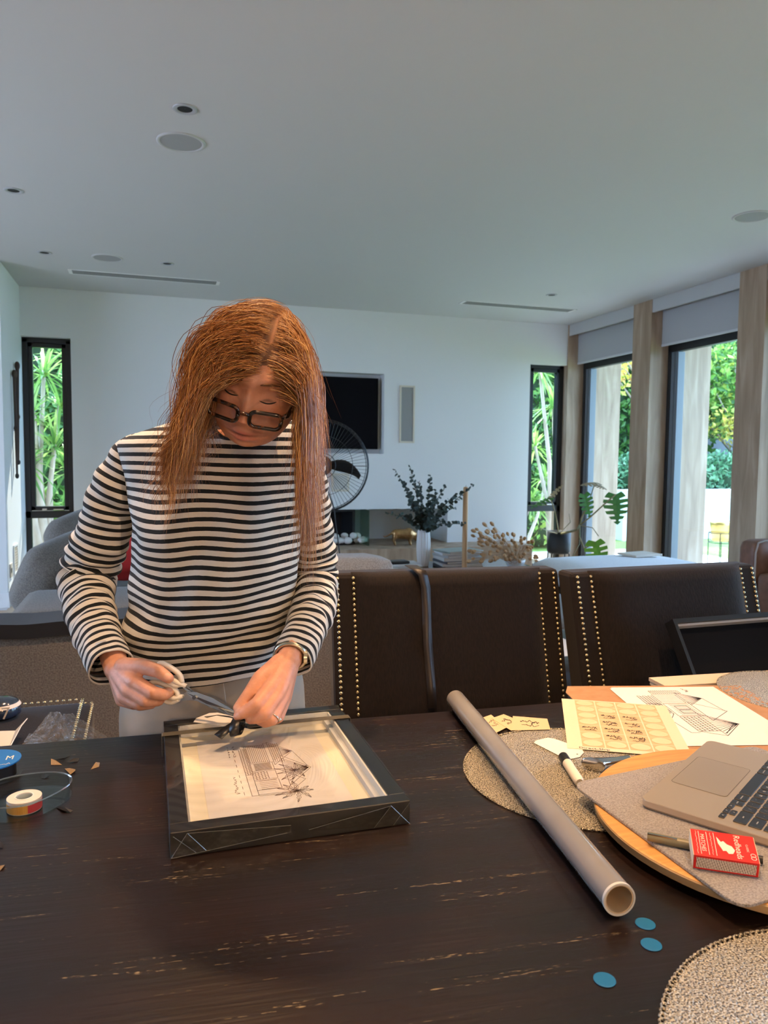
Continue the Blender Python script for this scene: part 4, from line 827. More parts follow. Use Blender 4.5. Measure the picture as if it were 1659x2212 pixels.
obj('glazing', MB().box((ix0, iy0, ZF-.003), (ix1, iy1, ZF-.001)), clear_mat('picture_glass', (.97, .98, .98), base=0.0, ior=1.22), gf)
# cellophane: top sheet, near side with folded flaps, crumpled left side
film = clear_mat('cellophane', (.97, .97, .97), base=.012, rough=.05, bump=.12, bscale=45)
film_top = clear_mat('cellophane_taut', (.985, .985, .985), base=.0, rough=.03, ior=1.22)
e_ = .0012
ft = MB(); ft.grid(lambda u, v: (FX0-e_+(FX1-FX0+2*e_)*u, FY0-e_+(FY1-FY0+2*e_)*v, ZF+e_), 2, 2); fm = MB()
fm.grid(lambda u, v: (FX0-e_+(FX1-FX0+2*e_)*u, FY0-e_-.0015*math.sin(math.pi*v)*math.sin(u*14)**2, Z0+.0005+(FH+e_-.0005)*v), 30, 8)
fm.grid(lambda u, v: (FX0-e_-.002*abs(math.sin(u*38+v*3))*math.sin(math.pi*v), FY0-e_+(FY1-FY0+2*e_)*(1-u), Z0+.0005+(FH+e_-.0005)*v), 60, 6)
fm.grid(lambda u, v: (FX1+e_, FY0-e_+(FY1-FY0+2*e_)*u, Z0+.0005+(FH+e_-.0005)*v), 20, 4)
cw = obj('cellophane_wrap', fm, film, gf, smooth=True); obj('cellophane_top', ft, film_top, gf, smooth=True)
crm = clear_mat('film_crease', (.75, .72, .62), base=.25, rough=.15); yq = FY0-e_-.0022
def crease(lst, r=.0005): 
    m_ = MB()
    for a, b in lst: m_.tube([(a[0], yq, a[1]), (b[0], yq, b[1])], r, 4)
    return m_
w_ = FX1-FX0
obj('fold_crease', crease([((FX0+.001, Z0+.001), (FX0+.022, ZF-.002)), ((FX0+.004, ZF-.004), (FX0+.034, Z0+.004)), ((FX0+.022, ZF-.002), (FX0+.046, Z0+.006)), ((FX0+.002, Z0+.0015), (FX0+.155, Z0+.014)), ((FX0+.022, ZF-.002), (FX0+.16, ZF-.011)), ((FX1-.001, Z0+.001), (FX1-.03, ZF-.003)), ((FX1-.002, ZF-.002), (FX1-.026, Z0+.003)), ((FX1-.03, ZF-.003), (FX1-.055, Z0+.003)), ((FX1-.03, ZF-.003), (FX1-.15, Z0+.014))]), crm, gf)
fl_ = MB(); fl_.add([(FX0+.003, yq, Z0+.002), (FX0+.16, yq, Z0+.014), (FX0+.16, yq, ZF-.011), (FX0+.022, yq, ZF-.002)], [(0, 1, 2, 3)]).add([(FX1-.003, yq, Z0+.002), (FX1-.15, yq, Z0+.013), (FX1-.15, yq, Z0+.016), (FX1-.03, yq, ZF-.003)], [(0, 1, 2, 3)])
obj('folded_flap', fl_, clear_mat('film_flap', (.85, .84, .80), base=.06, rough=.12, bump=.3, bscale=50), gf)
# ribbon tied round it, with a bow, and the gift tag under the bow
rbm = mat('woven_ribbon', (.085, .07, .045), .5, col2=(.14, .12, .08), scale=900, spec=.6)
gr = thing('gift_ribbon', (.17, 1.345, ZF), 'dark woven ribbon tied round the framed print with a black bow', 'ribbon')
yr = 1.345; hw = .0085; zr = ZF+e_+.0012
pth = [(FX0-.0045, Z0+.001), (FX0-.0045, zr-.001), (FX0-.002, zr), (FX0+.05, zr+.0004), (.16, zr+.0006), (FX1-.05, zr+.0004), (FX1+.002, zr), (FX1+.0045, zr-.001), (FX1+.0045, Z0+.001)]
m_ = MB(); A_ = [Vector((x, yr-hw, z)) for x, z in pth]; B_ = [Vector((x, yr+hw, z)) for x, z in pth]; n_ = len(pth); m_.add(A_+B_, [(i, i+1, n_+i+1, n_+i) for i in range(n_-1)])
o = obj('band', m_, rbm, gr); o.modifiers.new('s', 'SOLIDIFY').thickness = .0008
bsat = mat('bow_satin', (.010, .010, .011), .38, spec=.6); kn = Vector((.155, yr-.004, zr+.012))
def ribbon_strip(pts, width, m_, parent, name, up=Vector((0, 0, 1)), tw=0.0, side=None):
    pts = [Vector(p) for p in pts]; A, B = [], []
    for i, p in enumerate(pts):
        d = (pts[min(i+1, len(pts)-1)]-pts[max(0, i-1)]).normalized(); s_ = d.cross(up); s_ = s_.normalized() if s_.length > 1e-4 else Vector((1, 0, 0)); s_ = Matrix.Rotation(tw*i/len(pts), 3, d) @ (side if side is not None else s_); A.append(p+s_*width/2); B.append(p-s_*width/2)
    mb = MB().add(A+B, [(i, i+1, len(A)+i+1, len(A)+i) for i in range(len(A)-1)]); o = obj(name, mb, m_, parent, smooth=True); o.modifiers.new('s', 'SOLIDIFY').thickness = .0007; return o
obj('knot', softbox(MB(), kn-Vector((.007, .009, .005)), kn+Vector((.007, .009, .005)), .004), bsat, gr, smooth=True)
def loop(c0, ax, L_, h, n=14): ax = Vector(ax).normalized(); return [Vector(c0)+ax*(L_*(.5-.5*math.cos(2*math.pi*i/n)))+Vector((0, 0, h*math.sin(2*math.pi*i/n))) for i in range(n+1)]
for ax_, L_, h_ in (((-.35, -.93, 0), .050, .015), ((.97, .2, 0), .058, .014)):
    ax_ = Vector(ax_).normalized(); ribbon_strip(loop(kn, ax_, L_, h_, 18), .017, bsat, gr, 'bow_loop', side=Vector((-ax_.y, ax_.x, .25)).normalized())
ribbon_strip([kn, kn+Vector((-.02, -.006, .012)), kn+Vector((-.042, -.002, .016)), kn+Vector((-.062, .004, .012))], .017, bsat, gr, 'ribbon_tail', tw=.6)
ribbon_strip([kn, kn+Vector((-.012, -.02, .004)), kn+Vector((-.03, -.032, -.002)), kn+Vector((-.045, -.045, -.008))], .017, bsat, gr, 'ribbon_tail', tw=-.5)
tg = [onz(418, 1560, ZF+.012), onz(424, 1552, ZF+.014), onz(452, 1541, ZF+.017), onz(470, 1540, ZF+.017), onz(512, 1550, ZF+.012), onz(505, 1562, ZF+.010), onz(470, 1567, ZF+.010)]
card_m = mat('white_card', (.80, .76, .70), .8); obj('gift_tag', MB().add(tg, [tuple(range(len(tg)))]), card_m, None, loc=tg[0], label='blank white gift tag tucked under the black bow', cat='tag').modifiers.new('s', 'SOLIDIFY').thickness = .0008
# ================================================================== things on the table
ZS = ZT0+.0005
def woven_mat():
    m, nt, b = new_mat('woven_metallic_placemat'); N, L = nt.nodes, nt.links; tc = N.new('ShaderNodeTexCoord')
    vo = N.new('ShaderNodeTexVoronoi'); vo.inputs['Scale'].default_value = 430; L.new(tc.outputs['Object'], vo.inputs['Vector'])
    nz = N.new('ShaderNodeTexNoise'); nz.inputs['Scale'].default_value = 480; nz.inputs['Detail'].default_value = 3; L.new(tc.outputs['Object'], nz.inputs['Vector'])
    cr = N.new('ShaderNodeValToRGB'); e = cr.color_ramp.elements; e[0].position = .40; e[0].color = (.07, .058, .042, 1); e[1].position = .54; e[1].color = (.80, .72, .56, 1); L.new(nz.outputs['Fac'], cr.inputs[0]); L.new(cr.outputs[0], b.inputs['Base Color'])
    b.inputs['Metallic'].default_value = .45; b.inputs['Roughness'].default_value = .30
    ad = N.new('ShaderNodeMath'); ad.operation = 'ADD'; L.new(vo.outputs['Distance'], ad.inputs[0]); L.new(nz.outputs['Fac'], ad.inputs[1])
    bp = N.new('ShaderNodeBump'); bp.inputs['Strength'].default_value = .9; bp.inputs['Distance'].default_value = .004; L.new(ad.outputs[0], bp.inputs['Height']); L.new(bp.outputs[0], b.inputs['Normal']); return m
wov = woven_mat()
def placemat(cx, cy, r, label, seed):
    rs = random.Random(seed); n, mr = 150, 34; mb = MB(); c = Vector((cx, cy, ZS))
    t = thing('placemat', c, label, 'placemat', 'round woven placemats')
    rings = []
    for j in range(mr+1):
        rr = r*.977*j/mr
        rings.append([c+Vector((max(rr, .001)*math.cos(2*math.pi*k/n), max(rr, .001)*math.sin(2*math.pi*k/n), .0016+.0009*rs.random()*(1 if j < mr else 0))) for k in range(n)])
    rings.append([c+Vector((r*.978*math.cos(2*math.pi*k/n), r*.978*math.sin(2*math.pi*k/n), .0001)) for k in range(n)])
    obj('weave', MB().loft(rings), wov, t)
    lo = MB(); k_ = 190
    for k in range(k_):
        a = 2*math.pi*k/k_; ce = c+Vector((math.cos(a), math.sin(a), 0))*r*.977; d = Vector((-math.sin(a), math.cos(a), 0)); e_ = Vector((math.cos(a), math.sin(a), 0)); h = math.pi*r/k_*1.3
        lo.tube([ce-d*h+Vector((0, 0, .0015)), ce-d*h*.6+e_*r*.014+Vector((0, 0, .002)), ce+e_*r*.019+Vector((0, 0, .002)), ce+d*h*.6+e_*r*.014+Vector((0, 0, .002)), ce+d*h+Vector((0, 0, .0015))], .0013, 5)
    obj('looped_edge', lo, wov, t, smooth=True, kind='stuff'); return t
placemat(.698, 1.068, .204, 'round woven silver placemat under the clear roll and the marker', 1)
placemat(.629, .411, .229, 'round woven gold placemat in the near right corner of the table', 2)
q = onz(1722, 1497, ZT0); placemat(q.x, q.y, .17, 'round woven placemat at the far right edge, behind the drawing', 3)
# roll of cellophane
a_, b_ = Vector((.5135, .706, ZS+.0030+.0195)), Vector((.613, 1.425, ZS+.0030+.0195)); ax = (b_-a_).normalized(); sx_ = ax.cross(Vector((0, 0, 1))).normalized(); up_ = sx_.cross(ax)
t = thing('cellophane_roll', (a_+b_)/2-Vector((0, 0, .0195)), 'long grey roll of clear cellophane lying across the table', 'roll')
def cyl(r0, r1, s0, s1, n=40):
    P = lambda r, s: [a_+ax*s+(sx_*math.cos(2*math.pi*k/n)+up_*math.sin(2*math.pi*k/n))*r for k in range(n)]
    return MB().loft([P(r0, s0), P(r1, s0), P(r1, s1), P(r0, s1), P(r0, s0)], cap=False)
Lr = (b_-a_).length
obj('film_roll', cyl(.0176, .0194, .002, Lr-.002), mat('rolled_film', (.23, .215, .205), .22, col2=(.29, .275, .265), scale=6, stretch=(1, 1, 1), spec=.8, coat=.6), t, smooth=True, sharp=.6)
obj('cardboard_core', cyl(.0160, .0178, 0, Lr), mat('core_card', (.55, .42, .28), .8), t, smooth=True, sharp=.6)
obj('film_edge', cyl(.0176, .0198, -.0008, .003), mat('film_edge_white', (.62, .60, .56), .3), t, smooth=True, sharp=.6)
side = -sx_ if sx_.x > 0 else sx_
def loose(u, v): 
    s = .02+(Lr-.10)*v; base = a_+ax*s-Vector((0, 0, .0195)); ww = .040*u*(1-.35*v); return base+side*(.004+ww)+Vector((0, 0, .0012+.004*(1-u)**3+.0006*math.sin(v*17)))
obj('loose_film', MB().grid(loose, 8, 30), clear_mat('loose_film', (.93, .94, .96), base=.03, rough=.08, bump=.1, bscale=15), t, smooth=True)
# blue dots
for k, (px_, py_, lab) in enumerate(((1394, 1996, 'blue round sticker closest to the end of the roll'), (1407, 2041, 'blue round sticker in the middle of the three, left of the near placemat'), (1306, 2117, 'blue round sticker closest to the camera, apart from the other two'))):
    c = onz(px_, py_, ZS); mb = MB().lathe([(.0002, 0), (.0112, 0), (.0112, .0006), (.0104, .0008), (.0002, .0008)], c, 32, cap=False); obj('blue_sticker', mb, mat('blue_sticker', (.006, .14, .32), .4), None, loc=c, label=lab, cat='sticker', group='blue round stickers')
# three small cards
def sheet(name, pts, z, m_, label, cat, group=None, thick=.0004, parent=None):
    P = [Vector((p[0], p[1], z)) for p in pts]; c = sum(P, Vector())/len(P); area = sum(P[i].x*P[(i+1) % len(P)].y-P[(i+1) % len(P)].x*P[i].y for i in range(len(P)))
    if area < 0: P = P[::-1]
    return obj(name, MB().prism([(p.x, p.y) for p in P], z, z+thick), m_, parent, loc=c, label=label, cat=cat, group=group)
buff = mat('buff_card', (.62, .47, .28), .8)
def pq(lst, z): return [onz(a, b, z) for a, b in lst]
def quad_fn(o, ux, uy): return lambda p, z: o+ux*p.x+uy*p.y+Vector((0, 0, z))
for k, (lst, z, lab) in enumerate((([(1038, 1552), (1061, 1544), (1094, 1572), (1070, 1584)], ZS+.0024, 'leftmost of the three small buff cards, half under the roll'), ([(1062, 1552), (1088, 1543), (1131, 1561), (1105, 1579)], ZS+.0030, 'middle one of the three overlapping buff cards'), ([(1108, 1547), (1182, 1553), (1189, 1576), (1104, 1578)], ZS+.0036, 'rightmost of the three small buff cards with scribbled lettering'))):
    P = pq(lst, z); o = sheet('card', P, z, buff, lab, 'card', 'small buff cards'); c = sum(P, Vector())/4; ux = (P[1]-P[0]); uy = (P[3]-P[0])
    obj('lettering', strokes(scribble(-.30, .10, .15, .12, 12, k)+scribble(-.25, -.15, .25, .10, 14, k+9)+scribble(.02, .0, .25, .22, 8, k+4), lambda p, zz: c+ux*p.x-uy*p.y+Vector((0, 0, .0005+zz)), .02), ink2, o)
# blank tag, marker, metal handle
tg2 = pq([(1153, 1605), (1158, 1600), (1183, 1594), (1196, 1596), (1256, 1616), (1261, 1626), (1252, 1636), (1232, 1640), (1216, 1637)], ZS+.0030)
o = sheet('gift_tag', tg2, ZS+.0030, card_m, 'blank white gift tag lying on the silver placemat by the marker', 'tag', thick=.0006)
h_ = onz(1247, 1629, ZS+.0037); obj('punched_hole', MB().lathe([(.0018, 0), (.0001, .0001)], h_, 12, cap=False), mat('hole_dark', (.03, .03, .03), .8), o)
m0, m1 = onz(1216, 1634, ZS+.012), onz(1252, 1690, ZS+.012); t = thing('marker_pen', m0-Vector((0, 0, .011)), 'white whiteboard marker with a black cap on the silver placemat', 'marker'); d_ = (m1-m0).normalized()
obj('cap', MB().tube([m0, m0+d_*.002, m0+d_*.028, m0+d_*.030], [.006, .0088, .0088, .0083], 20), mat('black_cap', (.012, .012, .013), .3), t, smooth=True, sharp=.6)
obj('barrel', MB().tube([m0+d_*.030, m0+d_*.100, m0+d_*.106], [.0083, .0083, .006], 20), mat('white_barrel', (.76, .70, .60), .4), t, smooth=True, sharp=.6)
s0, s1 = onz(1280, 1652, ZS+.013), onz(1352, 1640, ZS+.013); d_ = (s1-s0).normalized(); ste = mat('polished_steel', (.68, .66, .64), .15, 1.0)
t = thing('steel_handle', s0-Vector((0, 0, .012)), 'polished steel handle with a slanted oval end, poking out from the bamboo board', 'handle'); sd = d_.cross(Vector((0, 0, 1))).normalized()
def oring(s, rx, rz, sl): return [s0+d_*(s+sl*math.cos(2*math.pi*k/24)*rx)+sd*rx*math.cos(2*math.pi*k/24)+Vector((0, 0, 1))*rz*math.sin(2*math.pi*k/24) for k in range(24)]
obj('shaft', MB().loft([oring(.001, .0155, .0125, .8), oring(.008, .0140, .0115, .6), oring(.02, .0105, .0095, .2), oring(.05, .0075, .0065, 0), oring(.075, .008, .006, 0)]), ste, t, smooth=True, sharp=.7); obj('end_cap', MB().loft([oring(-.0008, .0135, .0105, .8), oring(.001, .0157, .0127, .8)]), ste, t, smooth=True, sharp=.7)
# kraft board, drawing sheets, label sheet, stack of boards
kr = mat('kraft_board', (.40, .21, .10), .85, col2=(.46, .25, .125), scale=40)
K0, K1, K2 = onz(1221, 1484, ZS), onz(1597, 1482, ZS), onz(1240, 1510, ZS); kd = (K1-K0); kn_ = Vector((kd.y, -kd.x, 0)).normalized()
sheet('kraft_board', [K0+kd*.012, K1, K1+kn_*.46, K0+kn_*.46, K0+kn_*.045-kd.normalized()*.012], ZS+.0002, kr, 'brown kraft board lying under the drawing and the label sheet', 'board', thick=.0018)
P = pq([(1317, 1488), (1540, 1486), (1690, 1607), (1475, 1608)], ZS+.0026); e1 = (P[1]-P[0]); ln_ = Vector((e1.y, -e1.x, 0)).normalized(); whp = mat('white_paper', (.80, .76, .74), .8)
sheet('drawing_sheet', [p+Vector((.008, .008, 0)) for p in (P[0], P[1], P[1]+ln_*.345, P[0]+ln_*.345)], ZS+.0023, whp, 'lower of the two white drawing sheets, only its far edge showing', 'paper', 'house drawings on white paper', .0003)
ds = sheet('drawing_sheet', [P[0], P[1], P[1]+ln_*.345, P[0]+ln_*.345], ZS+.0030, whp, 'white paper with a black line drawing of a house, beside the label sheet', 'paper', 'house drawings on white paper', .0003)
eu_ = e1.normalized(); obj('house_drawing', strokes(drawing_b(), lambda p, z: P[0]+eu_*(.055+.155*p.y/.62*.9)+ln_*(.035+.25*p.x)+Vector((0, 0, .0006+z)), .006), ink2, ds)
S0, S3 = onz(1213, 1509, ZS+.004), onz(1226, 1616, ZS+.004); sv = (S0-S3).normalized(); su = Vector((sv.y, -sv.x, 0)); sw, sh = .218, (S0-S3).length
wax = mat('label_backing', (.76, .65, .48), .55); lab_m = mat('kraft_label', (.60, .42, .24), .8); oval_m = mat('label_backing_gloss', (.76, .64, .42), .3)
lsheet = sheet('label_sheet', [S3, S3+su*sw, S3+su*sw+sv*sh, S3+sv*sh], ZS+.0038, wax, 'cream sheet of kraft labels, some with lettering and some peeled off', 'labels', thick=.0005)
zl = ZS+.0044
def lp(p, z=0): return Vector((S3.x, S3.y, 0))+su*(p.x*sw)+sv*(p.y*sh)+Vector((0, 0, zl+z))
printed = {(1, 2), (1, 3), (1, 4), (1, 5), (2, 2), (2, 3), (2, 4), (2, 5), (0, 4)}
rows, cols = 7, 4; x0_, x1_, y0_, y1_ = .12, .90, .05, .985; st_ = MB(); le = MB(); lb0 = None; ov0 = None
for r in range(rows):
    for c_ in range(cols):
        xa, xb = x0_+(x1_-x0_)*c_/cols+.006, x0_+(x1_-x0_)*(c_+1)/cols-.006; yb, ya = y1_-(y1_-y0_)*r/rows-.003, y1_-(y1_-y0_)*(r+1)/rows+.003
        q_ = [lp(Vector(p)) for p in ((xa, ya), (xb, ya), (xb, yb), (xa, yb))]
        o = obj('label', MB().add(q_, [(0, 1, 2, 3)]), lab_m, lsheet); cx_, cy_ = (xa+xb)/2, (ya+yb)/2
        if (c_, r) in printed:
            ls = scribble(-.30, .10, .30, .16, 16, r*9+c_)+scribble(-.25, -.22, .30, .14, 14, r*5+c_+40)+[[(-.36, .1), (-.30, .22), (-.24, .1), (-.36, .1)]]+scribble(.0, -.05, .34, .25, 9, r+c_*3)
            obj('lettering', strokes(ls, lambda p, z: lp(Vector((cx_+p.x*(xb-xa), cy_+p.y*(yb-ya)*1.2)), .0003), .03), ink2, o)
        else:
            n_ = 28; obj('peeled_oval', MB().add([lp(Vector((cx_+(xb-xa)*.44*math.cos(2*math.pi*k/n_), cy_+(yb-ya)*.42*math.sin(2*math.pi*k/n_))), .0003) for k in range(n_)], [tuple(range(n_))]), oval_m, o)
obj('lettering', text_mb('Direct-Ship', .012, lambda p, z: lp(Vector((.22+p.x/sw, .022+p.y/sh)), .0003)), ink2, lsheet)
bs0, bs1 = onz(1443, 1481, ZS), onz(1680, 1466, ZS); dv = (bs1-bs0).normalized(); nv = Vector((-dv.y, dv.x, 0))
for k, lab in enumerate(('bottom board of the cream stack at the far right of the table', 'middle board of the cream stack at the far right of the table', 'top board of the cream stack at the far right of the table')):
    c0 = bs0-Vector((0, 0, .79))-dv*(.002*k)+nv*(.002*k); z = ZS+.0022+.0085*k+.0; obj('mount_board', MB().obox(c0+dv*.22+nv*(.035)+Vector((0, 0, z+.0041)), dv*.22, nv*.035, Vector((0, 0, .0041))), mat('cream_board', (.70, .56, .42), .85), None, loc=c0+Vector((0, 0, z)), label=lab, cat='board', group='stack of cream mount boards')
# ---- bamboo turntable, felt, laptop, pen, matchbox
BC = Vector((.8441, .8181, 0)); BR = .2455; zb = ZT0+.026
bam = mat('bamboo', (.52, .24, .065), .45, col2=(.66, .35, .11), scale=3.0, stretch=(3, 45, 1), detail=4, ramp=(.3, .7)); rim = mat('bamboo_edge', (.42, .27, .13), .6, col2=(.52, .36, .19), scale=12, stretch=(1, 1, 6))
t = thing('turntable', (BC.x, BC.y, ZS), 'round bamboo turntable board carrying the laptop', 'board')
obj('board', MB().lathe([(.001, zb-.001), (BR-.004, zb-.001), (BR-.001, zb-.002), (BR-.001, zb-.003)], BC, 96, cap=False), bam, t); obj('rim', MB().lathe([(BR-.001, zb-.0025), (BR, zb-.004), (BR-.002, zb-.014), (BR-.010, zb-.018), (.001, zb-.018)], BC, 96, cap=False), rim, t, smooth=True, sharp=.7); obj('bearing', MB().lathe([(.09, ZS), (.09, zb-.017), (.001, zb-.017)], BC, 32), blk, t)
zf = zb-.0005; felt_m = mat('grey_felt', (.20, .18, .165), .95, col2=(.40, .37, .345), scale=420, bump=.5, sheen=.3, detail=5)
fA, fB, fD = onz(1234, 1692, zf+.004), onz(1600, 1962, zf+.004), onz(1500, 1637, zf+.004); fe = (fB-fA).normalized(); fg = Vector((-fe.y, fe.x, 0)); fg = fg if fg.x > 0 else -fg; Lf = (fB-fA).length+.02; Wf = .42
def rcorner(pts, r, n=5):
    out = []; m = len(pts)
    for i in range(m):
        p, a, b = pts[i], pts[i-1], pts[(i+1) % m]; u, v = (a-p).normalized()*r, (b-p).normalized()*r
        for k in range(n+1): f = k/n; out.append(p+u*(1-f)**2+v*f**2)
    return out
fgd = (onz(1500, 1637, zf+.004)-fA).normalized()
fp_ = rcorner([fA, fB, fB+fgd*.40, fA+fgd*.40], .025)
cc = sum(fp_, Vector())/len(fp_); ar = sum(fp_[i].x*fp_[(i+1) % len(fp_)].y-fp_[(i+1) % len(fp_)].x*fp_[i].y for i in range(len(fp_))); fp_ = fp_ if ar > 0 else fp_[::-1]
obj('felt_sheet', MB().prism([(p.x, p.y) for p in fp_], zf, zf+.0045), felt_m, None, loc=cc, bevel=.001, label='thick grey felt sheet under the laptop on the bamboo board', cat='felt')
zl0 = zf+.0055; zl1 = zl0+.0125
P0, P1 = onz(1386, 1722, zl1), onz(1528, 1600, zl1); Lm = (P0+P1)/2; U = (P0-P1); U.z = 0; U.normalize(); V = Vector((-U.y, U.x, 0)); V = V if V.x > 0 else -V; LW, LD = .304, .215
alu = mat('champagne_aluminium', (.56, .45, .33), .38, .7); keym = mat('black_key', (.012, .012, .013), .45)
lt = thing('laptop', Lm+V*.1-Vector((0, 0, zl1-zl0)), 'open champagne coloured laptop on the grey felt', 'laptop')
def lf(u, v, z=0): return Vector((Lm.x, Lm.y, 0))+U*u+V*v+Vector((0, 0, zl1+z))
rr_ = rrect(0, LD/2, LW, LD, .012, 6)
obj('base', MB().loft([[lf(a*.985, LD/2+(b-LD/2)*.985, -.0125) for a, b in rr_], [lf(a, b, -.009) for a, b in rr_], [lf(a, b, -.001) for a, b in rr_], [lf(a*.996, LD/2+(b-LD/2)*.996, 0) for a, b in rr_]]), alu, lt, smooth=True, sharp=.5)
tpd = rrect(0, .052, .128, .080, .006, 4); trk = obj('trackpad', MB().loft([[lf(a, b, .0001) for a, b in tpd], [lf(a, b, .0003) for a, b in tpd]]), mat('trackpad_aluminium', (.53, .42, .305), .35, .7), lt); obj('trackpad_gap', strokes([[tuple(x) for x in tpd]+[tuple(tpd[0])]], lambda p, z: lf(p.x, p.y, .0004), .0006), mat('gap_dark', (.08, .065, .05), .6), trk)
kw = .0165; pit = .0190; rowsK = [('~1234567890-=<', [1]*13+[1.5]), ('\tQWERTYUIOP[]\\', [1.5]+[1]*12+[1]), ('^ASDFGHJKL;\'\r', [1.75]+[1]*11+[1.8]), ('_ZXCVBNM,./_', [2.3]+[1]*10+[2.3])]
leg_ = MB(); keyc = {}
def key(u0, u1, v0, v1, ch=None):
    w, h = u1-u0, v1-v0; kk = (round(w, 4), round(h, 4))
    if kk not in keyc:
        mb = MB(); pr = rrect(0, 0, w, h, .0018, 3); ps = rrect(0, 0, w-.0008, h-.0008, .0016, 3)
        mb.loft([[U*a+V*b for a, b in pr], [U*a+V*b+Vector((0, 0, .0008)) for a, b in pr], [U*a+V*b+Vector((0, 0, .0011)) for a, b in ps]]); o = obj('key', mb, keym, None); keyc[kk] = o
    else: o = keyc[kk].copy(); COL.objects.link(o)
    o.parent = lt; o.location = lf((u0+u1)/2, (v0+v1)/2, .0002)-wloc(lt)
    if ch:
        t_ = text_mb(ch, .0058 if len(ch) == 1 else .0032, lambda p, z: lf((u0+u1)/2+p.x, (v0+v1)/2+p.y, .0016)); leg_.add(t_.v, t_.f)
vK = .102; uL = -.1365
xs_ = uL; 
for w, ch in ((1, 'fn'), (1, 'control'), (1, 'option'), (1.25, 'command'), (5.1, None), (1.25, 'command'), (1, 'option')):
    key(xs_+.00125, xs_+w*pit*.995-.00125, vK, vK+kw, ch); xs_ += w*pit*.995
for i, (a, h0, h1, ch) in enumerate(((0, 0, .0078, '<'), (1, 0, .0078, 'v'), (2, 0, .0078, '>'), (1, .0087, .0165, '^'))):
    ua = uL+.273-3*.0185+a*.0185; key(ua+.0012, ua+.0172, vK+h0, vK+h1, ch)
for r, (chs, ws) in enumerate(reversed(rowsK)):
    tot = sum(ws); sc_ = .273/tot; x_ = uL; v0 = vK+pit*(r+1)
    for ch, w in zip(chs, ws):
        cl = {'\t': 'tab', '^': 'caps', '\r': 'return', '_': 'shift', '<': 'delete'}.get(ch, ch); key(x_+.00125, x_+w*sc_-.00125, v0, v0+kw, cl); x_ += w*sc_
for i in range(14): key(uL+i*.0195+.00125, uL+(i+1)*.0195-.00125, vK+pit*5, vK+pit*5+.0110)
obj('key_legends', leg_, mat('legend_white', (.75, .75, .75), .6), lt, kind='stuff')
obj('keyboard_well', MB().add([lf(a, b, .0001) for a, b in rrect(0, vK+.053, .278, .113, .003, 3)], [tuple(range(16))]), alu, lt)
ld = MB(); ca, sa = math.cos(math.radians(108)), math.sin(math.radians(108)); hz = LD-.004
def ldp(u, h, d): return lf(u, hz, .002)+(-V*ca*-1)*0+V*(-ca)*h+Vector((0, 0, sa*h))+(V*sa+Vector((0, 0, ca)))*d
lid_o = [(a, b) for a, b in rrect(0, .105, LW, .21, .010, 5)]
obj('lid', MB().loft([[ldp(a, b, 0) for a, b in lid_o], [ldp(a, b, .004) for a, b in lid_o]]), alu, lt, bevel=.001); obj('screen', MB().add([ldp(a, b, -.0004) for a, b in rrect(0, .107, LW-.008, .196, .006, 4)], [tuple(range(20))]), mat('screen_black', (.01, .01, .012), .1), lt); obj('hinge', MB().tube([lf(-.12, hz, .001), lf(.12, hz, .001)], .004, 10), keym, lt)
# fineliner under a red matchbox
zfe = zf+.0048; n0, n1 = onz(1399, 1806, zfe+.0062), onz(1648, 1858, zfe+.0062); d_ = (n1-n0).normalized(); Ln = (n1-n0).length
t = thing('fineliner_pen', n0-Vector((0, 0, .006)), 'olive grey fineliner pen lying half under the red matchbox', 'pen'); olv = mat('olive_plastic', (.22, .19, .11), .35)
obj('cap', MB().tube([n0+d_*.001, n0, n0+d_*.004, n0+d_*.058], [.0035, .0058, .0060, .0060], 20), olv, t, smooth=True, sharp=.6); obj('barrel', MB().tube([n0+d_*.058, n0+d_*.060, n0+d_*(Ln-.010)], [.0060, .0054, .0054], 20), olv, t, smooth=True, sharp=.6); obj('tail_plug', MB().tube([n0+d_*(Ln-.010), n0+d_*Ln], [.0050, .0048], 16), keym, t, smooth=True, sharp=.6)
up3 = Vector((0, 0, 1)); s3 = d_.cross(up3).normalized(); obj('clip', MB().obox(n0+d_*.018+up3*.0052+s3*.003, d_*.018, s3*.0016, up3*.0008), mat('steel_clip', (.5, .48, .42), .25, 1.0), t)
mA, mB, mC = onz(1497, 1876, zfe), onz(1638, 1897, zfe), None; mx_ = (mB-mA).normalized(); mL = (mB-mA).length; back = Vector((-mx_.y, mx_.x, 0)); back = back if back.y > 0 else -back
tilt = math.radians(14); bk = back*math.cos(tilt)+up3*math.sin(tilt); mu = up3*math.cos(tilt)-back*math.sin(tilt); mW, mH = .046, .0205
def mbp(a, b, c): return mA+mx_*a+bk*b+mu*(c+.0006)
red = mat('red_print', (.62, .012, .012), .4); t = thing('matchbox', mbp(mL/2, mW/2, 0), 'red matchbox with white lettering on the grey felt', 'matchbox')
obj('sleeve', MB().obox(mbp(mL/2, mW/2, mH/2), mx_*mL/2, bk*mW/2, mu*mH/2), red, t, bevel=.0006); obj('tray', MB().obox(mbp(mL/2, mW/2, mH/2), mx_*(mL/2+.0006), bk*(mW/2-.0007), mu*(mH/2-.0007)), mat('tray_card', (.72, .62, .48), .85), t)
wp = mat('white_print', (.82, .74, .66), .6); tf = lambda x, y: (lambda p, z: mbp(x+p.y, y-p.x, mH+.0002+z))
ln2 = MB()
for s_, x, y, sz in (('Redheads', mL*.72, mW*.5, .0105), ('MATCHES', mL*.17, mW*.5, .0068), ('CLASSIC', mL*.86, mW*.5, .0036)): q_ = text_mb(s_, sz, tf(x, y)); ln2.add(q_.v, q_.f)
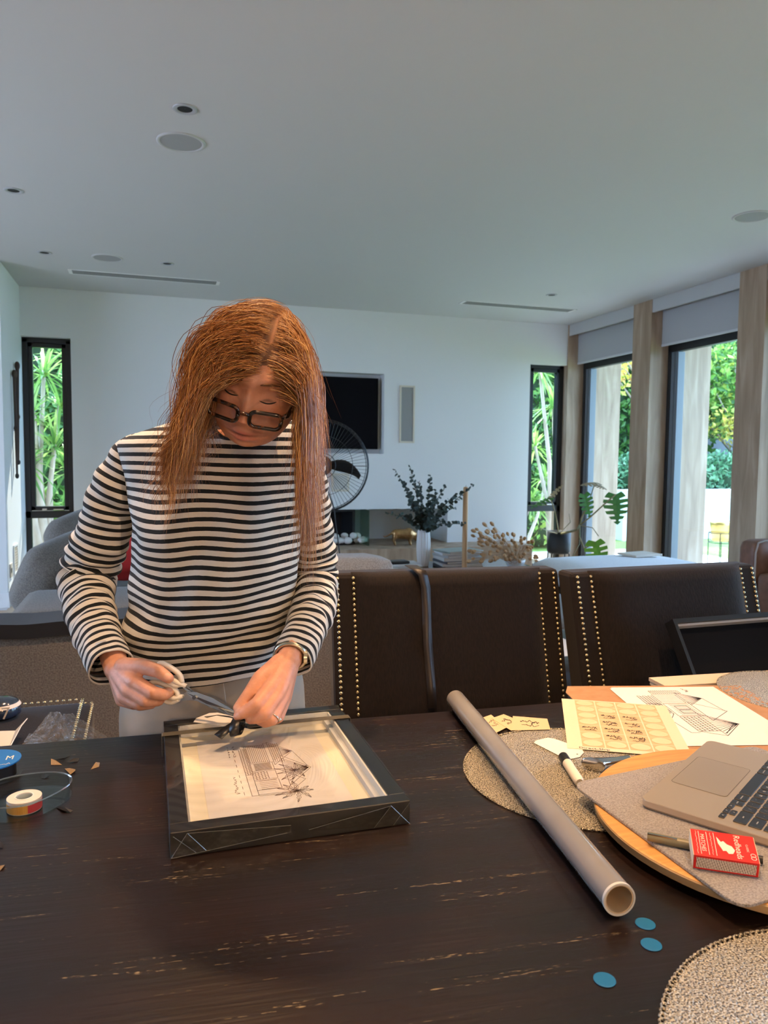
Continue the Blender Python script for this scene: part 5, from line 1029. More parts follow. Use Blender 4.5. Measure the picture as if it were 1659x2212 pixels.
for x_, n_ in ((.30, 30), (.07, 14)): q_ = strokes(scribble(-.42, 0, .42, .025, n_, n_), lambda p, z: mbp(mL*x_+p.y*mW, mW*.5-p.x*mW, mH+.0004), .008); ln2.add(q_.v, q_.f)
for x in (.12, .245, .36): ln2.add([mbp(mL*x-.0003, .003, mH+.0004), mbp(mL*x+.0003, .003, mH+.0004), mbp(mL*x+.0003, mW-.003, mH+.0004), mbp(mL*x-.0003, mW-.003, mH+.0004)], [(0, 1, 2, 3)])
em_ = [(.40, .80), (.46, .62), (.50, .66), (.55, .55), (.62, .50), (.66, .36), (.62, .22), (.55, .20), (.52, .30), (.47, .28), (.44, .42), (.41, .55)]; ln2.add([mbp(mL*a, mW*b, mH+.0004) for a, b in em_], [tuple(range(len(em_)))])
obj('lettering', ln2, wp, t); rg = MB()
for a in (0, 1): rg.tube([mbp(mL*.93+.0028*math.cos(k*math.pi/8), mW*.16+.0028*a*1.7+.0028*math.sin(k*math.pi/8), mH+.0002) for k in range(17)], .0004, 4)
obj('emblem', rg, wp, t)
def striker():
    m, nt, b = new_mat('striker_dots'); N, L = nt.nodes, nt.links; tc = N.new('ShaderNodeTexCoord'); vo = N.new('ShaderNodeTexVoronoi'); vo.inputs['Scale'].default_value = 620; vo.inputs['Randomness'].default_value = .1; L.new(tc.outputs['Object'], vo.inputs['Vector'])
    cr = N.new('ShaderNodeValToRGB'); cr.color_ramp.elements[0].position = .36; cr.color_ramp.elements[1].position = .44; cr.color_ramp.elements[0].color = (.07, .035, .03, 1); cr.color_ramp.elements[1].color = (.62, .55, .48, 1); L.new(vo.outputs['Distance'], cr.inputs[0]); L.new(cr.outputs[0], b.inputs['Base Color']); b.inputs['Roughness'].default_value = .8; return m
obj('striker', MB().obox(mbp(mL/2, -.0003, mH/2), mx_*(mL/2-.003), bk*.0003, mu*(mH/2-.003)), striker(), t)
# ---- black frame leaning on the second chair
q0, q1, q2 = ony(1453, 1337, 1.62), ony(1478, 1470, 1.53), ony(1720, 1332, 1.63); wx = (q2-q0); wx.z = 0; wx.normalize(); dn = (q1-q0); dn = dn-wx*dn.dot(wx); dn.normalize(); nf = wx.cross(dn).normalized(); nf = nf if nf.y < 0 else -nf
t = thing('box_frame', q0+dn*.42+wx*.2, 'empty black box frame leaning against the right dining chair', 'frame'); FWd, FHt, fd_ = .42, .40, .035
def bfp(a, b, c): return q0+wx*a+dn*b+nf*c
def bbox(a0, a1, b0, b1, c0, c1): return MB().obox(bfp((a0+a1)/2, (b0+b1)/2, (c0+c1)/2), wx*(a1-a0)/2, dn*(b1-b0)/2, nf*(c1-c0)/2)
obj('rail', bbox(0, FWd, 0, .012, -fd_, 0), bfr, t); obj('rail', bbox(0, FWd, FHt-.012, FHt, -fd_, 0), bfr, t); obj('stile', bbox(0, .010, .012, FHt-.012, -fd_, 0), bfr, t); obj('stile', bbox(FWd-.010, FWd, .012, FHt-.012, -fd_, 0), bfr, t); obj('backing', bbox(.010, FWd-.010, .012, FHt-.012, -fd_, -fd_+.004), mat('frame_backing', (.005, .005, .006), .9, spec=.1), t); obj('inner_lip', bbox(.012, FWd-.012, .0125, .0185, -fd_+.004, -.008), mat('grey_lip', (.42, .40, .38), .6), t)
# ================================================================== left end of the table
cl = clear_mat('clear_acrylic', (.90, .95, .95), base=.05, rough=.05)
c = Vector((-.192, 1.205, ZS)); t = thing('tape_dispenser', c, 'clear plastic tape dispenser with a roll of tape at the left edge', 'dispenser')
out = []
for k in range(48):
    a = 2*math.pi*k/48; r = .058+.018*max(0, math.cos(a-.45))**4; out.append((c.x+r*math.cos(a), c.y+r*math.sin(a)))
obj('base_plate', MB().prism(out, ZS, ZS+.0025), cl, t); ins = [(c.x+(x-c.x)*.95, c.y+(y-c.y)*.95) for x, y in out]
obj('wall', MB().loft([[(x, y, z) for x, y in o_] for o_, z in ((out, ZS+.002), (out, ZS+.024), (ins, ZS+.024), (ins, ZS+.0026))], cap=False), cl, t, smooth=True, sharp=.6); obj('rim', MB().tube([(x, y, ZS+.024) for x, y in out+[out[0]]], .0013, 6), clear_mat('acrylic_edge', (.95, .97, .97), base=.35, rough=.1), t); obj('hub', MB().lathe([(.010, ZS+.003), (.010, ZS+.022), (.008, ZS+.022)], (c.x+.01, c.y-.02, 0), 24), cl, t)
rc = Vector((c.x+.010, c.y-.020, ZS+.004)); tr_ = thing('tape_roll', rc, 'roll of sticky tape with orange and red label inside the clear dispenser', 'tape')
obj('tape', MB().lathe([(.013, 0), (.024, 0), (.024, .018), (.013, .018), (.013, 0)], rc, 40, cap=False), mat('tape_white', (.72, .66, .60), .35), tr_, smooth=True, sharp=.6); obj('core', MB().lathe([(.0115, 0), (.0132, 0), (.0132, .019), (.0115, .019), (.0115, 0)], rc, 32, cap=False), mat('tape_core', (.80, .76, .72), .5), tr_, smooth=True, sharp=.6)
def arc(a0, a1, r, z0, z1): return MB().loft([[rc+Vector((r*math.cos(a), r*math.sin(a), z)) for a in [a0+(a1-a0)*k/12 for k in range(13)]] for z in (z0, z1)], cap=False, closed=False)
obj('label_band', arc(-2.9, -1.25, .0243, .001, .013), mat('orange_label', (.75, .33, .04), .4), tr_); obj('label_band', arc(-1.25, .3, .0243, .001, .013), mat('red_label', (.62, .05, .05), .4), tr_)
c = onz(-18, 1640, ZS+.03); t = thing('ribbon_spool', (c.x, c.y, ZS), 'spool of black ribbon with a blue paper label at the left edge', 'spool')
obj('flange', MB().lathe([(.001, .0), (.044, .0), (.044, .002), (.001, .002)], (c.x, c.y, ZS), 40), bsat, t); obj('ribbon', MB().lathe([(.001, .002), (.036, .002), (.036, .027), (.001, .027)], (c.x, c.y, ZS), 40), bsat, t, smooth=True, sharp=.6); obj('flange', MB().lathe([(.001, .027), (.044, .027), (.044, .029), (.001, .029)], (c.x, c.y, ZS), 40), mat('blue_label', (.012, .16, .55), .4), t)
tl_ = text_mb('M', .024, lambda p, z: Vector((c.x+.027+p.x*.7, c.y+.0+p.y, ZS+.0294))); obj('lettering', tl_, wp, t); tl_ = strokes(scribble(-.018, 0, .018, .004, 12, 8), lambda p, z: Vector((c.x+.014+p.x, c.y-.026+p.y, ZS+.0294)), .0012); obj('lettering', tl_, wp, t)
brn = mat('ribbon_scrap_bronze', (.20, .13, .06), .5, col2=(.28, .19, .09), scale=800); bks = mat('ribbon_scrap_black', (.012, .012, .014), .45)
for k, (lst, m_, lab) in enumerate((([(110, 1652), (110, 1642), (120, 1642), (134, 1652)], brn, 'bronze ribbon scrap furthest left of the scraps on the table'), ([(140, 1664), (150, 1659), (163, 1662), (162, 1669), (152, 1673)], brn, 'bronze ribbon scrap nearest the camera among the four small scraps'), ([(196, 1662), (207, 1646), (216, 1651), (214, 1656)], brn, 'bronze ribbon scrap furthest right of the scraps'), ([(118, 1641), (138, 1641), (151, 1633), (140, 1640)], bks, 'thin black ribbon scrap behind the bronze scraps'), ([(145, 1650), (168, 1645), (172, 1637), (158, 1642)], bks, 'black ribbon scrap between the bronze scraps'), ([(90, 1680), (97, 1672), (107, 1678), (96, 1682)], bks, 'black ribbon scrap just behind the tape dispenser'), ([(122, 1744), (140, 1748), (157, 1751), (152, 1755), (135, 1754)], bks, 'dark ribbon scrap in front of the tape dispenser'), ([(0, 1822), (8, 1824), (6, 1832), (0, 1836)], bks, 'tiny dark ribbon scrap at the left edge of the table'), ([(0, 1870), (10, 1868), (8, 1876), (0, 1880)], brn, 'tiny bronze ribbon scrap lowest at the left edge of the table'))):
    P = [onz(a, b, ZS+.0004)+Vector((0, 0, .003*((i*7+k) % 3 == 1))) for i, (a, b) in enumerate(lst)]; P = P if sum(P[i].x*P[(i+1) % len(P)].y-P[(i+1) % len(P)].x*P[i].y for i in range(len(P))) > 0 else P[::-1]
    o = obj('ribbon_scrap', MB().add(P, [tuple(range(len(P)))]), m_, None, loc=P[0], label=lab, cat='ribbon', group='ribbon scraps'); o.modifiers.new('s', 'SOLIDIFY').thickness = .0005
q = onz(22, 1487, 0) ; P = [onz(a, b, ZS+.02) for a, b in ((6, 1708), (26, 1716), (18, 1727))]
# crumpled cellophane offcuts standing up behind the table edge
def crumple(px0, px1, pyb, tipx, tipy, Y, label, seed):
    b0, b1, tp_ = dep(px0, pyb, Y), dep(px1, pyb, Y), dep(tipx, tipy, Y)
    def fn(u, v):
        p = (b0+(b1-b0)*u).lerp(tp_+(b1-b0)*(u-.5)*.18, v); n_ = mnoise.noise(Vector((u*5+seed, v*5, 0)))*.02+abs(mnoise.noise(Vector((u*11+seed, v*9, 3))))*.016; return p+Vector((.3*n_, -n_, n_*.4))
    o = obj('cellophane_offcut', MB().grid(fn, 26, 26), clear_mat('crumpled_film', (.93, .95, .96), base=.06, rough=.2, bump=.3, bscale=60, painted_sheen=.20), None, loc=b0, smooth=False, label=label, cat='film', group='cellophane offcuts'); return o
crumple(48, 165, 1612, 118, 1538, 1.56, 'crumpled clear film offcut standing up beside the studded chair seat', 1); crumple(135, 245, 1600, 145, 1542, 1.60, 'faint crumpled clear film offcut to the right, in front of the sofa', 5); crumple(45, 130, 1612, 70, 1585, 1.52, 'low rolled clear film offcut at the table edge', 9)
# on the pulled-out chair: shiny packet and white folder
c = onz(2, 1547, .515); t = thing('packet', (c.x, c.y, .515), 'shiny dark round packet with white lettering on the studded seat', 'packet'); obj('body', MB().lathe([(.045, 0), (.055, .01), (.055, .03), (.045, .05), (.02, .058), (.001, .06)], (c.x, c.y, .514), 28), mat('navy_gloss', (.03, .045, .08), .15, coat=.5), t, smooth=True)
tl_ = text_mb('7', .05, lambda p, z: Vector((c.x+.022+p.x, c.y-.0555, .538+p.y))); obj('lettering', tl_, wp, t); obj('stripe', MB().lathe([(.0556, .034), (.0500, .044)], (c.x, c.y, .514), 28, cap=False), wp, t)
f0, f1, f2, f3 = onz(-30, 1580, .53), onz(35, 1578, .53), onz(18, 1622, .53), onz(-40, 1625, .53); t = thing('white_folder', f0, 'open white folder standing on the studded chair seat', 'folder'); o = obj('page', MB().add([f0, f1, f2, f3], [(3, 2, 1, 0)]), MATS['paper_white'], t); o.modifiers.new('s', 'SOLIDIFY').thickness = .002; tp2 = dep(60, 1552, (f1-Vector((0, 0, CAM_H))).dot(Vector(_f))); o = obj('page', MB().add([f2, f1, tp2, tp2.lerp(f2, .25)+Vector((-.004, 0, 0))], [(0, 1, 2, 3)]), MATS['paper_white'], t); o.modifiers.new('s', 'SOLIDIFY').thickness = .002
# ================================================================== the woman at the table
CF = Vector((_f[0], _f[1], 0)).normalized(); CRt = Vector((_r[0], _r[1], 0)); ZU = Vector((0, 0, 1))
# ---- head frame: bowed, rolled and turned a little
HC = dep(560, 808, 1.32)
hy = -CF; hz = ZU; hx = CRt
def rotv(v, ax, a): return Matrix.Rotation(a, 3, ax) @ v
_bow, _yawh, _rollh = math.radians(29), math.radians(5), math.radians(-14)
hy, hx = rotv(hy, ZU, _yawh), rotv(hx, ZU, _yawh)
hy, hz = rotv(hy, hx, -_bow), rotv(hz, hx, -_bow)
if hy.z > 0: hy, hz = rotv(hy, hx, 2*_bow), rotv(hz, hx, 2*_bow)
vw = -CF
hx, hy, hz = [rotv(v, vw, _rollh) for v in (hx, hy, hz)]
HS = .96
def hp(x, y, z): return HC+(hx*x+hy*y+hz*z)*HS
def ga(x, s): return math.exp(-(x/s)**2)
def head_pt(ux, uy, uz):
    """point of the head surface along unit direction (local: x side, y face, z up)"""
    a, b, c = .085, .094, .118
    x, y, z = ux*a, uy*b, uz*c
    if z < 0:
        k = min(1, -z/.118); bo = max(.05, math.sqrt(max(0, 1-uz*uz)))**-.7; x *= bo; y = y*max(.05, math.sqrt(max(0, 1-uz*uz)))**-.6 if y > 0 else y; x *= 1-.26*k**2.6; y = y*(1-.10*k) if y > 0 else y*(1-.55*k)
        if y > 0: y += .006*k*(1-k)*2
    else: y = y*(1-.02) if y > 0 else y*1.06
    if uy > -.1:
        f = max(0, min(1, (uy+.1)*2.0))
        y += f*(.006*ga(z-.026, .012)*ga(x, .05))                      # brow
        y -= f*.013*(ga(x-.032, .017)+ga(x+.032, .017))*ga(z-.002, .014)   # sockets
        y += f*.0075*(ga(x-.032, .012)+ga(x+.032, .012))*ga(z-.001, .0085) # lids
        t = max(0, min(1, (.012-z)/.050))
        if z > -.052: y += f*(.004+.023*t)*ga(x, .0085+.006*t)*(1 if z > -.040 else ga(z+.040, .007))
        y += f*.009*(ga(x-.012, .006)+ga(x+.012, .006))*ga(z+.041, .007)   # wings of the nose
        y += f*.006*(ga(x-.042, .02)+ga(x+.042, .02))*ga(z+.028, .02)      # cheeks
        y += f*.0095*ga(x, .023)*ga(z+.0715, .0065)+f*.0105*ga(x, .022)*ga(z+.0855, .0065) - f*.008*ga(x, .028)*ga(z+.0785, .0028)
        y -= f*.004*ga(x, .02)*ga(z+.096, .005)
        y += f*.008*ga(x, .022)*ga(z+.106, .013)
    return x, y, (z*1.10 if z < 0 else z)
hm = MB(); NU, NV = 96, 72
vs = []
for j in range(1, NV):
    th = math.pi*j/NV
    for i in range(NU):
        ph = 2*math.pi*i/NU; vs.append(hp(*head_pt(math.sin(th)*math.cos(ph), math.sin(th)*math.sin(ph), math.cos(th))))
vs += [hp(*head_pt(0, 0, 1)), hp(*head_pt(0, 0, -1))]
fs = [(j*NU+i, (j+1)*NU+i, (j+1)*NU+(i+1) % NU, j*NU+(i+1) % NU) for j in range(NV-2) for i in range(NU)]+[(len(vs)-2, i, (i+1) % NU) for i in range(NU)]+[(len(vs)-1, (NV-2)*NU+(i+1) % NU, (NV-2)*NU+i) for i in range(NU)]
hm.add(vs, fs)
for s_ in (-1, 1): hm.sphere(hp(.084*s_, -.008, -.008), (.008, .017, .030), 12, 9, M=Matrix((hx, hy, hz)).transposed())   # ears
# ---- trunk (under the clothes), arms, legs
def D(px, py, d): return dep(px, py, d)
SHL, SHR = D(290, 985, 1.62), D(668, 1000, 1.60)
ELL, ELR = D(190, 1240, 1.67), D(684, 1262, 1.68)
WRL, WRR = D(252, 1444, 1.415), D(625, 1424, 1.395)
NK = D(528, 935, 1.56); CH = D(475, 1080, 1.61); WA = D(462, 1290, 1.63); PE = D(460, 1470, 1.64)
bm = MB(); bm.v += hm.v; bm.f += hm.f
def ell_loft(mb, items, n=28):
    mb.loft([[c+CRt*(a*math.cos(2*math.pi*k/n))+CF*(b*math.sin(2*math.pi*k/n)) for k in range(n)] for c, a, b in items])
ell_loft(bm, [(D(490, 930, 1.58), .06, .05), (D(480, 965, 1.59), .15, .07), (D(478, 1010, 1.6), .168, .09), (CH, .165, .105), (D(468, 1200, 1.62), .145, .10), (WA, .135, .095), (PE, .16, .115), (PE-ZU*.12, .165, .115)])
capsule(bm, NK-ZU*.03, hp(0, -.062, -.035), .048, .042)
capsule(bm, SHL, ELL, .036, .030); capsule(bm, ELL, WRL, .031, .024); capsule(bm, SHR, ELR, .032, .030); capsule(bm, ELR, WRR, .031, .024)
FTL, FTR = PE-CRt*.10, PE+CRt*.10
for p in (FTL, FTR):
    kn_ = Vector((p.x, p.y, .47))-CF*.02; an = Vector((p.x, p.y, .08))+CF*.02
    capsule(bm, p-ZU*.06, kn_, .085, .055); capsule(bm, kn_, an, .053, .035); capsule(bm, an-ZU*.03, an-CF*.14-ZU*.05, .034, .026)
# ---- hands
def chain(pts, rad):
    for i in range(len(pts)-1): capsule(bm, pts[i], pts[i+1], rad[i], rad[i+1], 12)
mm = lambda px: px
# image-left hand: closed round the scissor handles
R0 = .0118
wl = WRL
mcpL = [D(293, 1474, 1.358), D(279, 1490, 1.364), D(268, 1504, 1.376), D(263, 1512, 1.392)]
for m_, r in zip(mcpL, (.0150, .0148, .0140, .0125)): capsule(bm, wl, m_, .020, r, 14)
capsule(bm, D(272, 1455, 1.395), D(300, 1490, 1.378), .020, .016)
chain([D(268, 1440, 1.395), D(312, 1440, 1.365), D(342, 1450, 1.345), D(364, 1465, 1.338)], [.018, .0150, .0122, .0098])
chain([mcpL[0], D(332, 1497, 1.330), D(354, 1501, 1.338), D(367, 1494, 1.352)], [.0142, .0120, .0108, .0092])
chain([mcpL[1], D(318, 1514, 1.336), D(342, 1513, 1.345), D(352, 1500, 1.366)], [.0142, .0122, .0108, .0092])
chain([mcpL[2], D(303, 1522, 1.350), D(326, 1520, 1.360), D(338, 1505, 1.380)], [.0136, .0116, .0104, .0088])
chain([mcpL[3], D(290, 1522, 1.372), D(308, 1520, 1.382), D(318, 1506, 1.398)], [.0122, .0100, .0092, .0080])
# image-right hand: thumb and forefinger pinching the ribbon end
wr = WRR
mcpR = [D(584, 1486, 1.345), D(600, 1496, 1.348), D(610, 1506, 1.360), D(615, 1510, 1.378)]
for m_, r in zip(mcpR, (.0150, .0150, .0142, .0128)): capsule(bm, wr, m_, .021, r, 14)
capsule(bm, D(612, 1440, 1.385), D(592, 1490, 1.362), .022, .018)
chain([D(606, 1432, 1.385), D(562, 1466, 1.360), D(538, 1500, 1.342), D(514, 1529, 1.332)], [.019, .0152, .0125, .0092])
chain([mcpR[0], D(556, 1519, 1.318), D(532, 1536, 1.320), D(514, 1547, 1.326)], [.0146, .0124, .0108, .0088])
chain([mcpR[1], D(573, 1540, 1.318), D(555, 1551, 1.324), D(540, 1554, 1.332)], [.0146, .0124, .0108, .0088])
chain([mcpR[2], D(588, 1553, 1.328), D(574, 1560, 1.336), D(560, 1556, 1.346)], [.0138, .0116, .0104, .0086])
chain([mcpR[3], D(602, 1550, 1.350), D(590, 1557, 1.356), D(578, 1552, 1.364)], [.0122, .0102, .0092, .0080])
def skin_mat():
    m, nt, b = new_mat('skin'); N, L = nt.nodes, nt.links; at = N.new('ShaderNodeVertexColor'); at.layer_name = 'tone'
    tc = N.new('ShaderNodeTexCoord'); nz = N.new('ShaderNodeTexNoise'); nz.inputs['Scale'].default_value = 55; nz.inputs['Detail'].default_value = 4; L.new(tc.outputs['Object'], nz.inputs['Vector'])
    cr = N.new('ShaderNodeValToRGB'); cr.color_ramp.elements[0].position = .3; cr.color_ramp.elements[1].position = .7; cr.color_ramp.elements[0].color = (.86, .80, .78, 1); cr.color_ramp.elements[1].color = (1.06, 1.03, 1.02, 1); L.new(nz.outputs['Fac'], cr.inputs[0])
    mx = N.new('ShaderNodeMix'); mx.data_type = 'RGBA'; mx.blend_type = 'MULTIPLY'; mx.inputs['Factor'].default_value = 1; L.new(at.outputs[0], mx.inputs['A']); L.new(cr.outputs[0], mx.inputs['B']); L.new(mx.outputs['Result'], b.inputs['Base Color'])
    b.inputs['Roughness'].default_value = .5; b.inputs['Subsurface Weight'].default_value = .18; b.inputs['Subsurface Scale'].default_value = .008; b.inputs['Subsurface Radius'].default_value = (1, .35, .2)
    n2 = N.new('ShaderNodeTexNoise'); n2.inputs['Scale'].default_value = 260; L.new(tc.outputs['Object'], n2.inputs['Vector']); bp = N.new('ShaderNodeBump'); bp.inputs['Strength'].default_value = .18; bp.inputs['Distance'].default_value = .002; L.new(n2.outputs[0], bp.inputs['Height']); L.new(bp.outputs[0], b.inputs['Normal']); return m
body_me = remesh(bm, .0024, 3, .5)
FOOT = Vector((PE.x, PE.y, 0))
person = mesh_obj('person', body_me, skin_mat(), loc=FOOT)
tag(person, 'woman in a striped top and glasses, head bowed, cutting ribbon with scissors', 'person')
co = np.empty(len(body_me.vertices)*3); body_me.vertices.foreach_get('co', co); co = co.reshape(-1, 3)+np.array(FOOT)
loc = (co-np.array(HC))/HS @ np.array([hx, hy, hz]).T
tone = np.tile(np.array([.68, .345, .225]), (len(co), 1))
def mixc(mask, c): tone[:] = tone*(1-mask[:, None])+np.array(c)*mask[:, None]
G = lambda v, s: np.exp(-(v/s)**2)
X, Y, Z = loc.T; Z = np.where(Z < 0, Z/1.10, Z); hd = (np.abs(X) < .1) & (np.abs(Y) < .15) & (np.abs(Z) < .15); fr = hd & (Y > .02)
mixc(fr*.45*(G(X-.042, .022)+G(X+.042, .022))*G(Z+.03, .022), (.62, .24, .17)); mixc(fr*.4*G(X, .014)*G(Z+.035, .014), (.62, .25, .18))
mixc(fr*.75*G(X, .025)*np.clip(G(Z+.0725, .0055)+G(Z+.085, .006), 0, 1), (.50, .13, .12)); mixc(fr*.9*G(X, .027)*G(Z+.0785, .0024), (.16, .045, .04))
for s_ in (-1, 1):
    mixc(fr*.85*G(X-.032*s_, .013)*G(Z+.0055+.25*(X-.032*s_)**2/.013, .0022), (.045, .025, .02)); mixc(fr*.55*G(X-.034*s_, .017)*G(Z-.0235, .0035), (.20, .11, .06)); mixc(fr*.30*G(X-.032*s_, .016)*G(Z-.006, .008), (.42, .21, .17))
mixc(hd*(((Z > .036+.020*G(X-.016, .022)) & (Y > -.005)) | ((Y <= -.005) & (Z > -.06)))*1.0, (.13, .055, .02)); mixc(hd*(Z > .088)*(Y > -.03)*.8*G(X-.016, .003), (.36, .18, .10))
for q_, r_ in ((D(362, 1461, 1.330), .0062), (D(513, 1529, 1.325), .0058), (D(515, 1546, 1.319), .0055), (D(541, 1552, 1.324), .0052), (D(365, 1492, 1.344), .0055)):
    dn_ = np.linalg.norm(co-np.array(q_), axis=1); mixc(.7*np.clip((r_-dn_)/.0015+1, 0, 1)*(dn_ < r_+.0015), (.74, .46, .37))
ca_ = body_me.color_attributes.new('tone', 'FLOAT_COLOR', 'POINT'); ca_.data.foreach_set('color', np.c_[tone, np.ones(len(tone))].ravel())
# ---- shirt: body and sleeves, stripes follow each piece of cloth
def stripe_mat():
    m, nt, b = new_mat('striped_jersey'); N, L = nt.nodes, nt.links; at = N.new('ShaderNodeAttribute'); at.attribute_name = 'stripe'
    tc = N.new('ShaderNodeTexCoord'); nz = N.new('ShaderNodeTexNoise'); nz.inputs['Scale'].default_value = 90; nz.inputs['Detail'].default_value = 2; L.new(tc.outputs['Object'], nz.inputs['Vector'])
    ad = N.new('ShaderNodeMath'); ad.operation = 'MULTIPLY_ADD'; ad.inputs[1].default_value = .05; L.new(nz.outputs['Fac'], ad.inputs[0]); L.new(at.outputs['Fac'], ad.inputs[2])
    fr_ = N.new('ShaderNodeMath'); fr_.operation = 'FRACT'; L.new(ad.outputs[0], fr_.inputs[0])
    cr = N.new('ShaderNodeValToRGB'); cr.color_ramp.interpolation = 'LINEAR'; e = cr.color_ramp.elements; e[0].position = .0; e[0].color = (.012, .014, .016, 1); e[1].position = .44; e[1].color = (.012, .014, .016, 1)
    for p, c in ((.455, (.70, .665, .60)), (.985, (.70, .665, .60)), (1.0, (.012, .014, .016))): k = e.new(p); k.color = (*c, 1)
    L.new(fr_.outputs[0], cr.inputs[0]); L.new(cr.outputs[0], b.inputs['Base Color']); b.inputs['Roughness'].default_value = .9; b.inputs['Sheen Weight'].default_value = .1; b.inputs['Specular IOR Level'].default_value = .2
    n2 = N.new('ShaderNodeTexNoise'); n2.inputs['Scale'].default_value = 700; L.new(tc.outputs['Object'], n2.inputs['Vector']); bp = N.new('ShaderNodeBump'); bp.inputs['Strength'].default_value = .25; bp.inputs['Distance'].default_value = .002; L.new(n2.outputs[0], bp.inputs['Height']); L.new(bp.outputs[0], b.inputs['Normal']); return m
jersey = stripe_mat()
def catmull(P, n):
    P = [np.array(p, float) for p in P]; P = [2*P[0]-P[1]]+P+[2*P[-1]-P[-2]]; out = []
    for i in range(1, len(P)-2):
        for k in range(n):
            t = k/n; a, b, c, d = P[i-1], P[i], P[i+1], P[i+2]; out.append(.5*((2*b)+(-a+c)*t+(2*a-5*b+4*c-d)*t*t+(-a+3*b-3*c+d)*t**3))
    out.append(P[-2]); return out
def cloth(name, rings, stripe, parent, cap=False, thick=.002):
    mb = MB().loft(rings, cap=False); o = obj(name, mb, jersey, parent, smooth=True)
    a = o.data.attributes.new('stripe', 'FLOAT', 'POINT'); a.data.foreach_set('value', [s for row in stripe for s in row])
    md = o.modifiers.new('s', 'SOLIDIFY'); md.thickness = thick; md.offset = -1; return o
PER = .0176
# rows: pixel y, left x, right x, depth of centre, half depth
rows_ = [(882, 446, 610, 1.560, .066), (894, 426, 618, 1.568, .072), (906, 400, 628, 1.578, .076), (918, 362, 648, 1.585, .084), (931, 322, 664, 1.590, .092), (946, 282, 676, 1.594, .100), (962, 262, 683, 1.596, .108), (990, 266, 680, 1.597, .118), (1020, 274, 671, 1.598, .126), (1060, 283, 663, 1.60, .132), (1100, 289, 659, 1.60, .136), (1150, 291, 652, 1.602, .140), (1200, 290, 647, 1.605, .140), (1250, 287, 640, 1.61, .138), (1300, 283, 634, 1.612, .138), (1340, 274, 628, 1.613, .140), (1375, 270, 622, 1.615, .142), (1400, 276, 616, 1.617, .140), (1424, 284, 613, 1.618, .138), (1437, 288, 612, 1.618, .137)]
RW = catmull(rows_, 7); NT = 120; rings = []; strp = []
for j, (py, xl, xr, dd, hb_) in enumerate(RW):
    cpx = (xl+xr)/2; c = D(cpx, py, dd); hw_ = (xr-xl)/2/F_PX*dd; row = []; sr = []; v = (py-880)/(1437-880)
    for k in range(NT):
        a = 2*math.pi*k/NT; ca, sa = math.cos(a), math.sin(a); ex = .88
        x = math.copysign(abs(ca)**ex, ca)*hw_; y = -math.copysign(abs(sa)**ex, sa)*hb_     # sa>0: front (towards camera)
        fr_ = max(0, sa)
        bust = .020*fr_*(ga(py-1120, 55))*(ga(ca-.42, .33)+ga(ca+.42, .33)); belly = .012*fr_*ga(py-1330, 60)
        q = Vector((ca*2.2, py*.012, sa*2.2)); w = .0
        w += .0085*fr_*ga(py-1330, 95)*math.sin(py*.075+ca*4.5+1.5*math.sin(ca*3))*(.4+.6*abs(ca))      # gathers above the hem
        w += .010*fr_*ga(py-1220, 150)*mnoise.noise(Vector((ca*3.0+py*.004, py*.010, 1.7)))*2
        w += .004*ga(ca+.85, .25)*ga(py-1130, 80)*math.sin(py*.06-ca*6)+.003*ga(ca-.85, .25)*ga(py-1150, 90)*math.sin(py*.06+ca*6)
        w += .0045*mnoise.noise(q*1.3)
        zoff = -.020*fr_*ga(py-1290, 150)*(1-ca*ca)+.006*fr_*ga(py-1130, 90)*math.cos(ca*5)+.007*fr_*mnoise.noise(Vector((ca*2.4, py*.009, 4.4)))*ga(py-1230, 190)+.010*math.sin(ca*2.2+.6)*ga(py-1360, 60)*fr_ + (.018*(ca)*fr_*ga(py-1437, 40) if py > 1390 else 0)
        nf_ = max(0.0, min(1.0, (1000-py)/120)); sh_front = -.068*nf_*fr_**.6*max(0, 1-abs(ca)**2)       # neckline lower in front
        p = c+CRt*(x+w*ca)+CF*(y-bust-belly-w*sa-(.045*fr_*nf_**1.5))+ZU*(zoff+sh_front)
        row.append(p); base = (c.z+sh_front)
        sr.append((1.7-(base))/PER+.35*bust/PER*0+.10*math.sin(ca*3+py*.01)*fr_)
    rings.append(row); strp.append(sr)
TRING = rings
shirt = cloth('striped_shirt', rings, strp, person); shirt['label'] = 'black and cream striped long sleeve top'
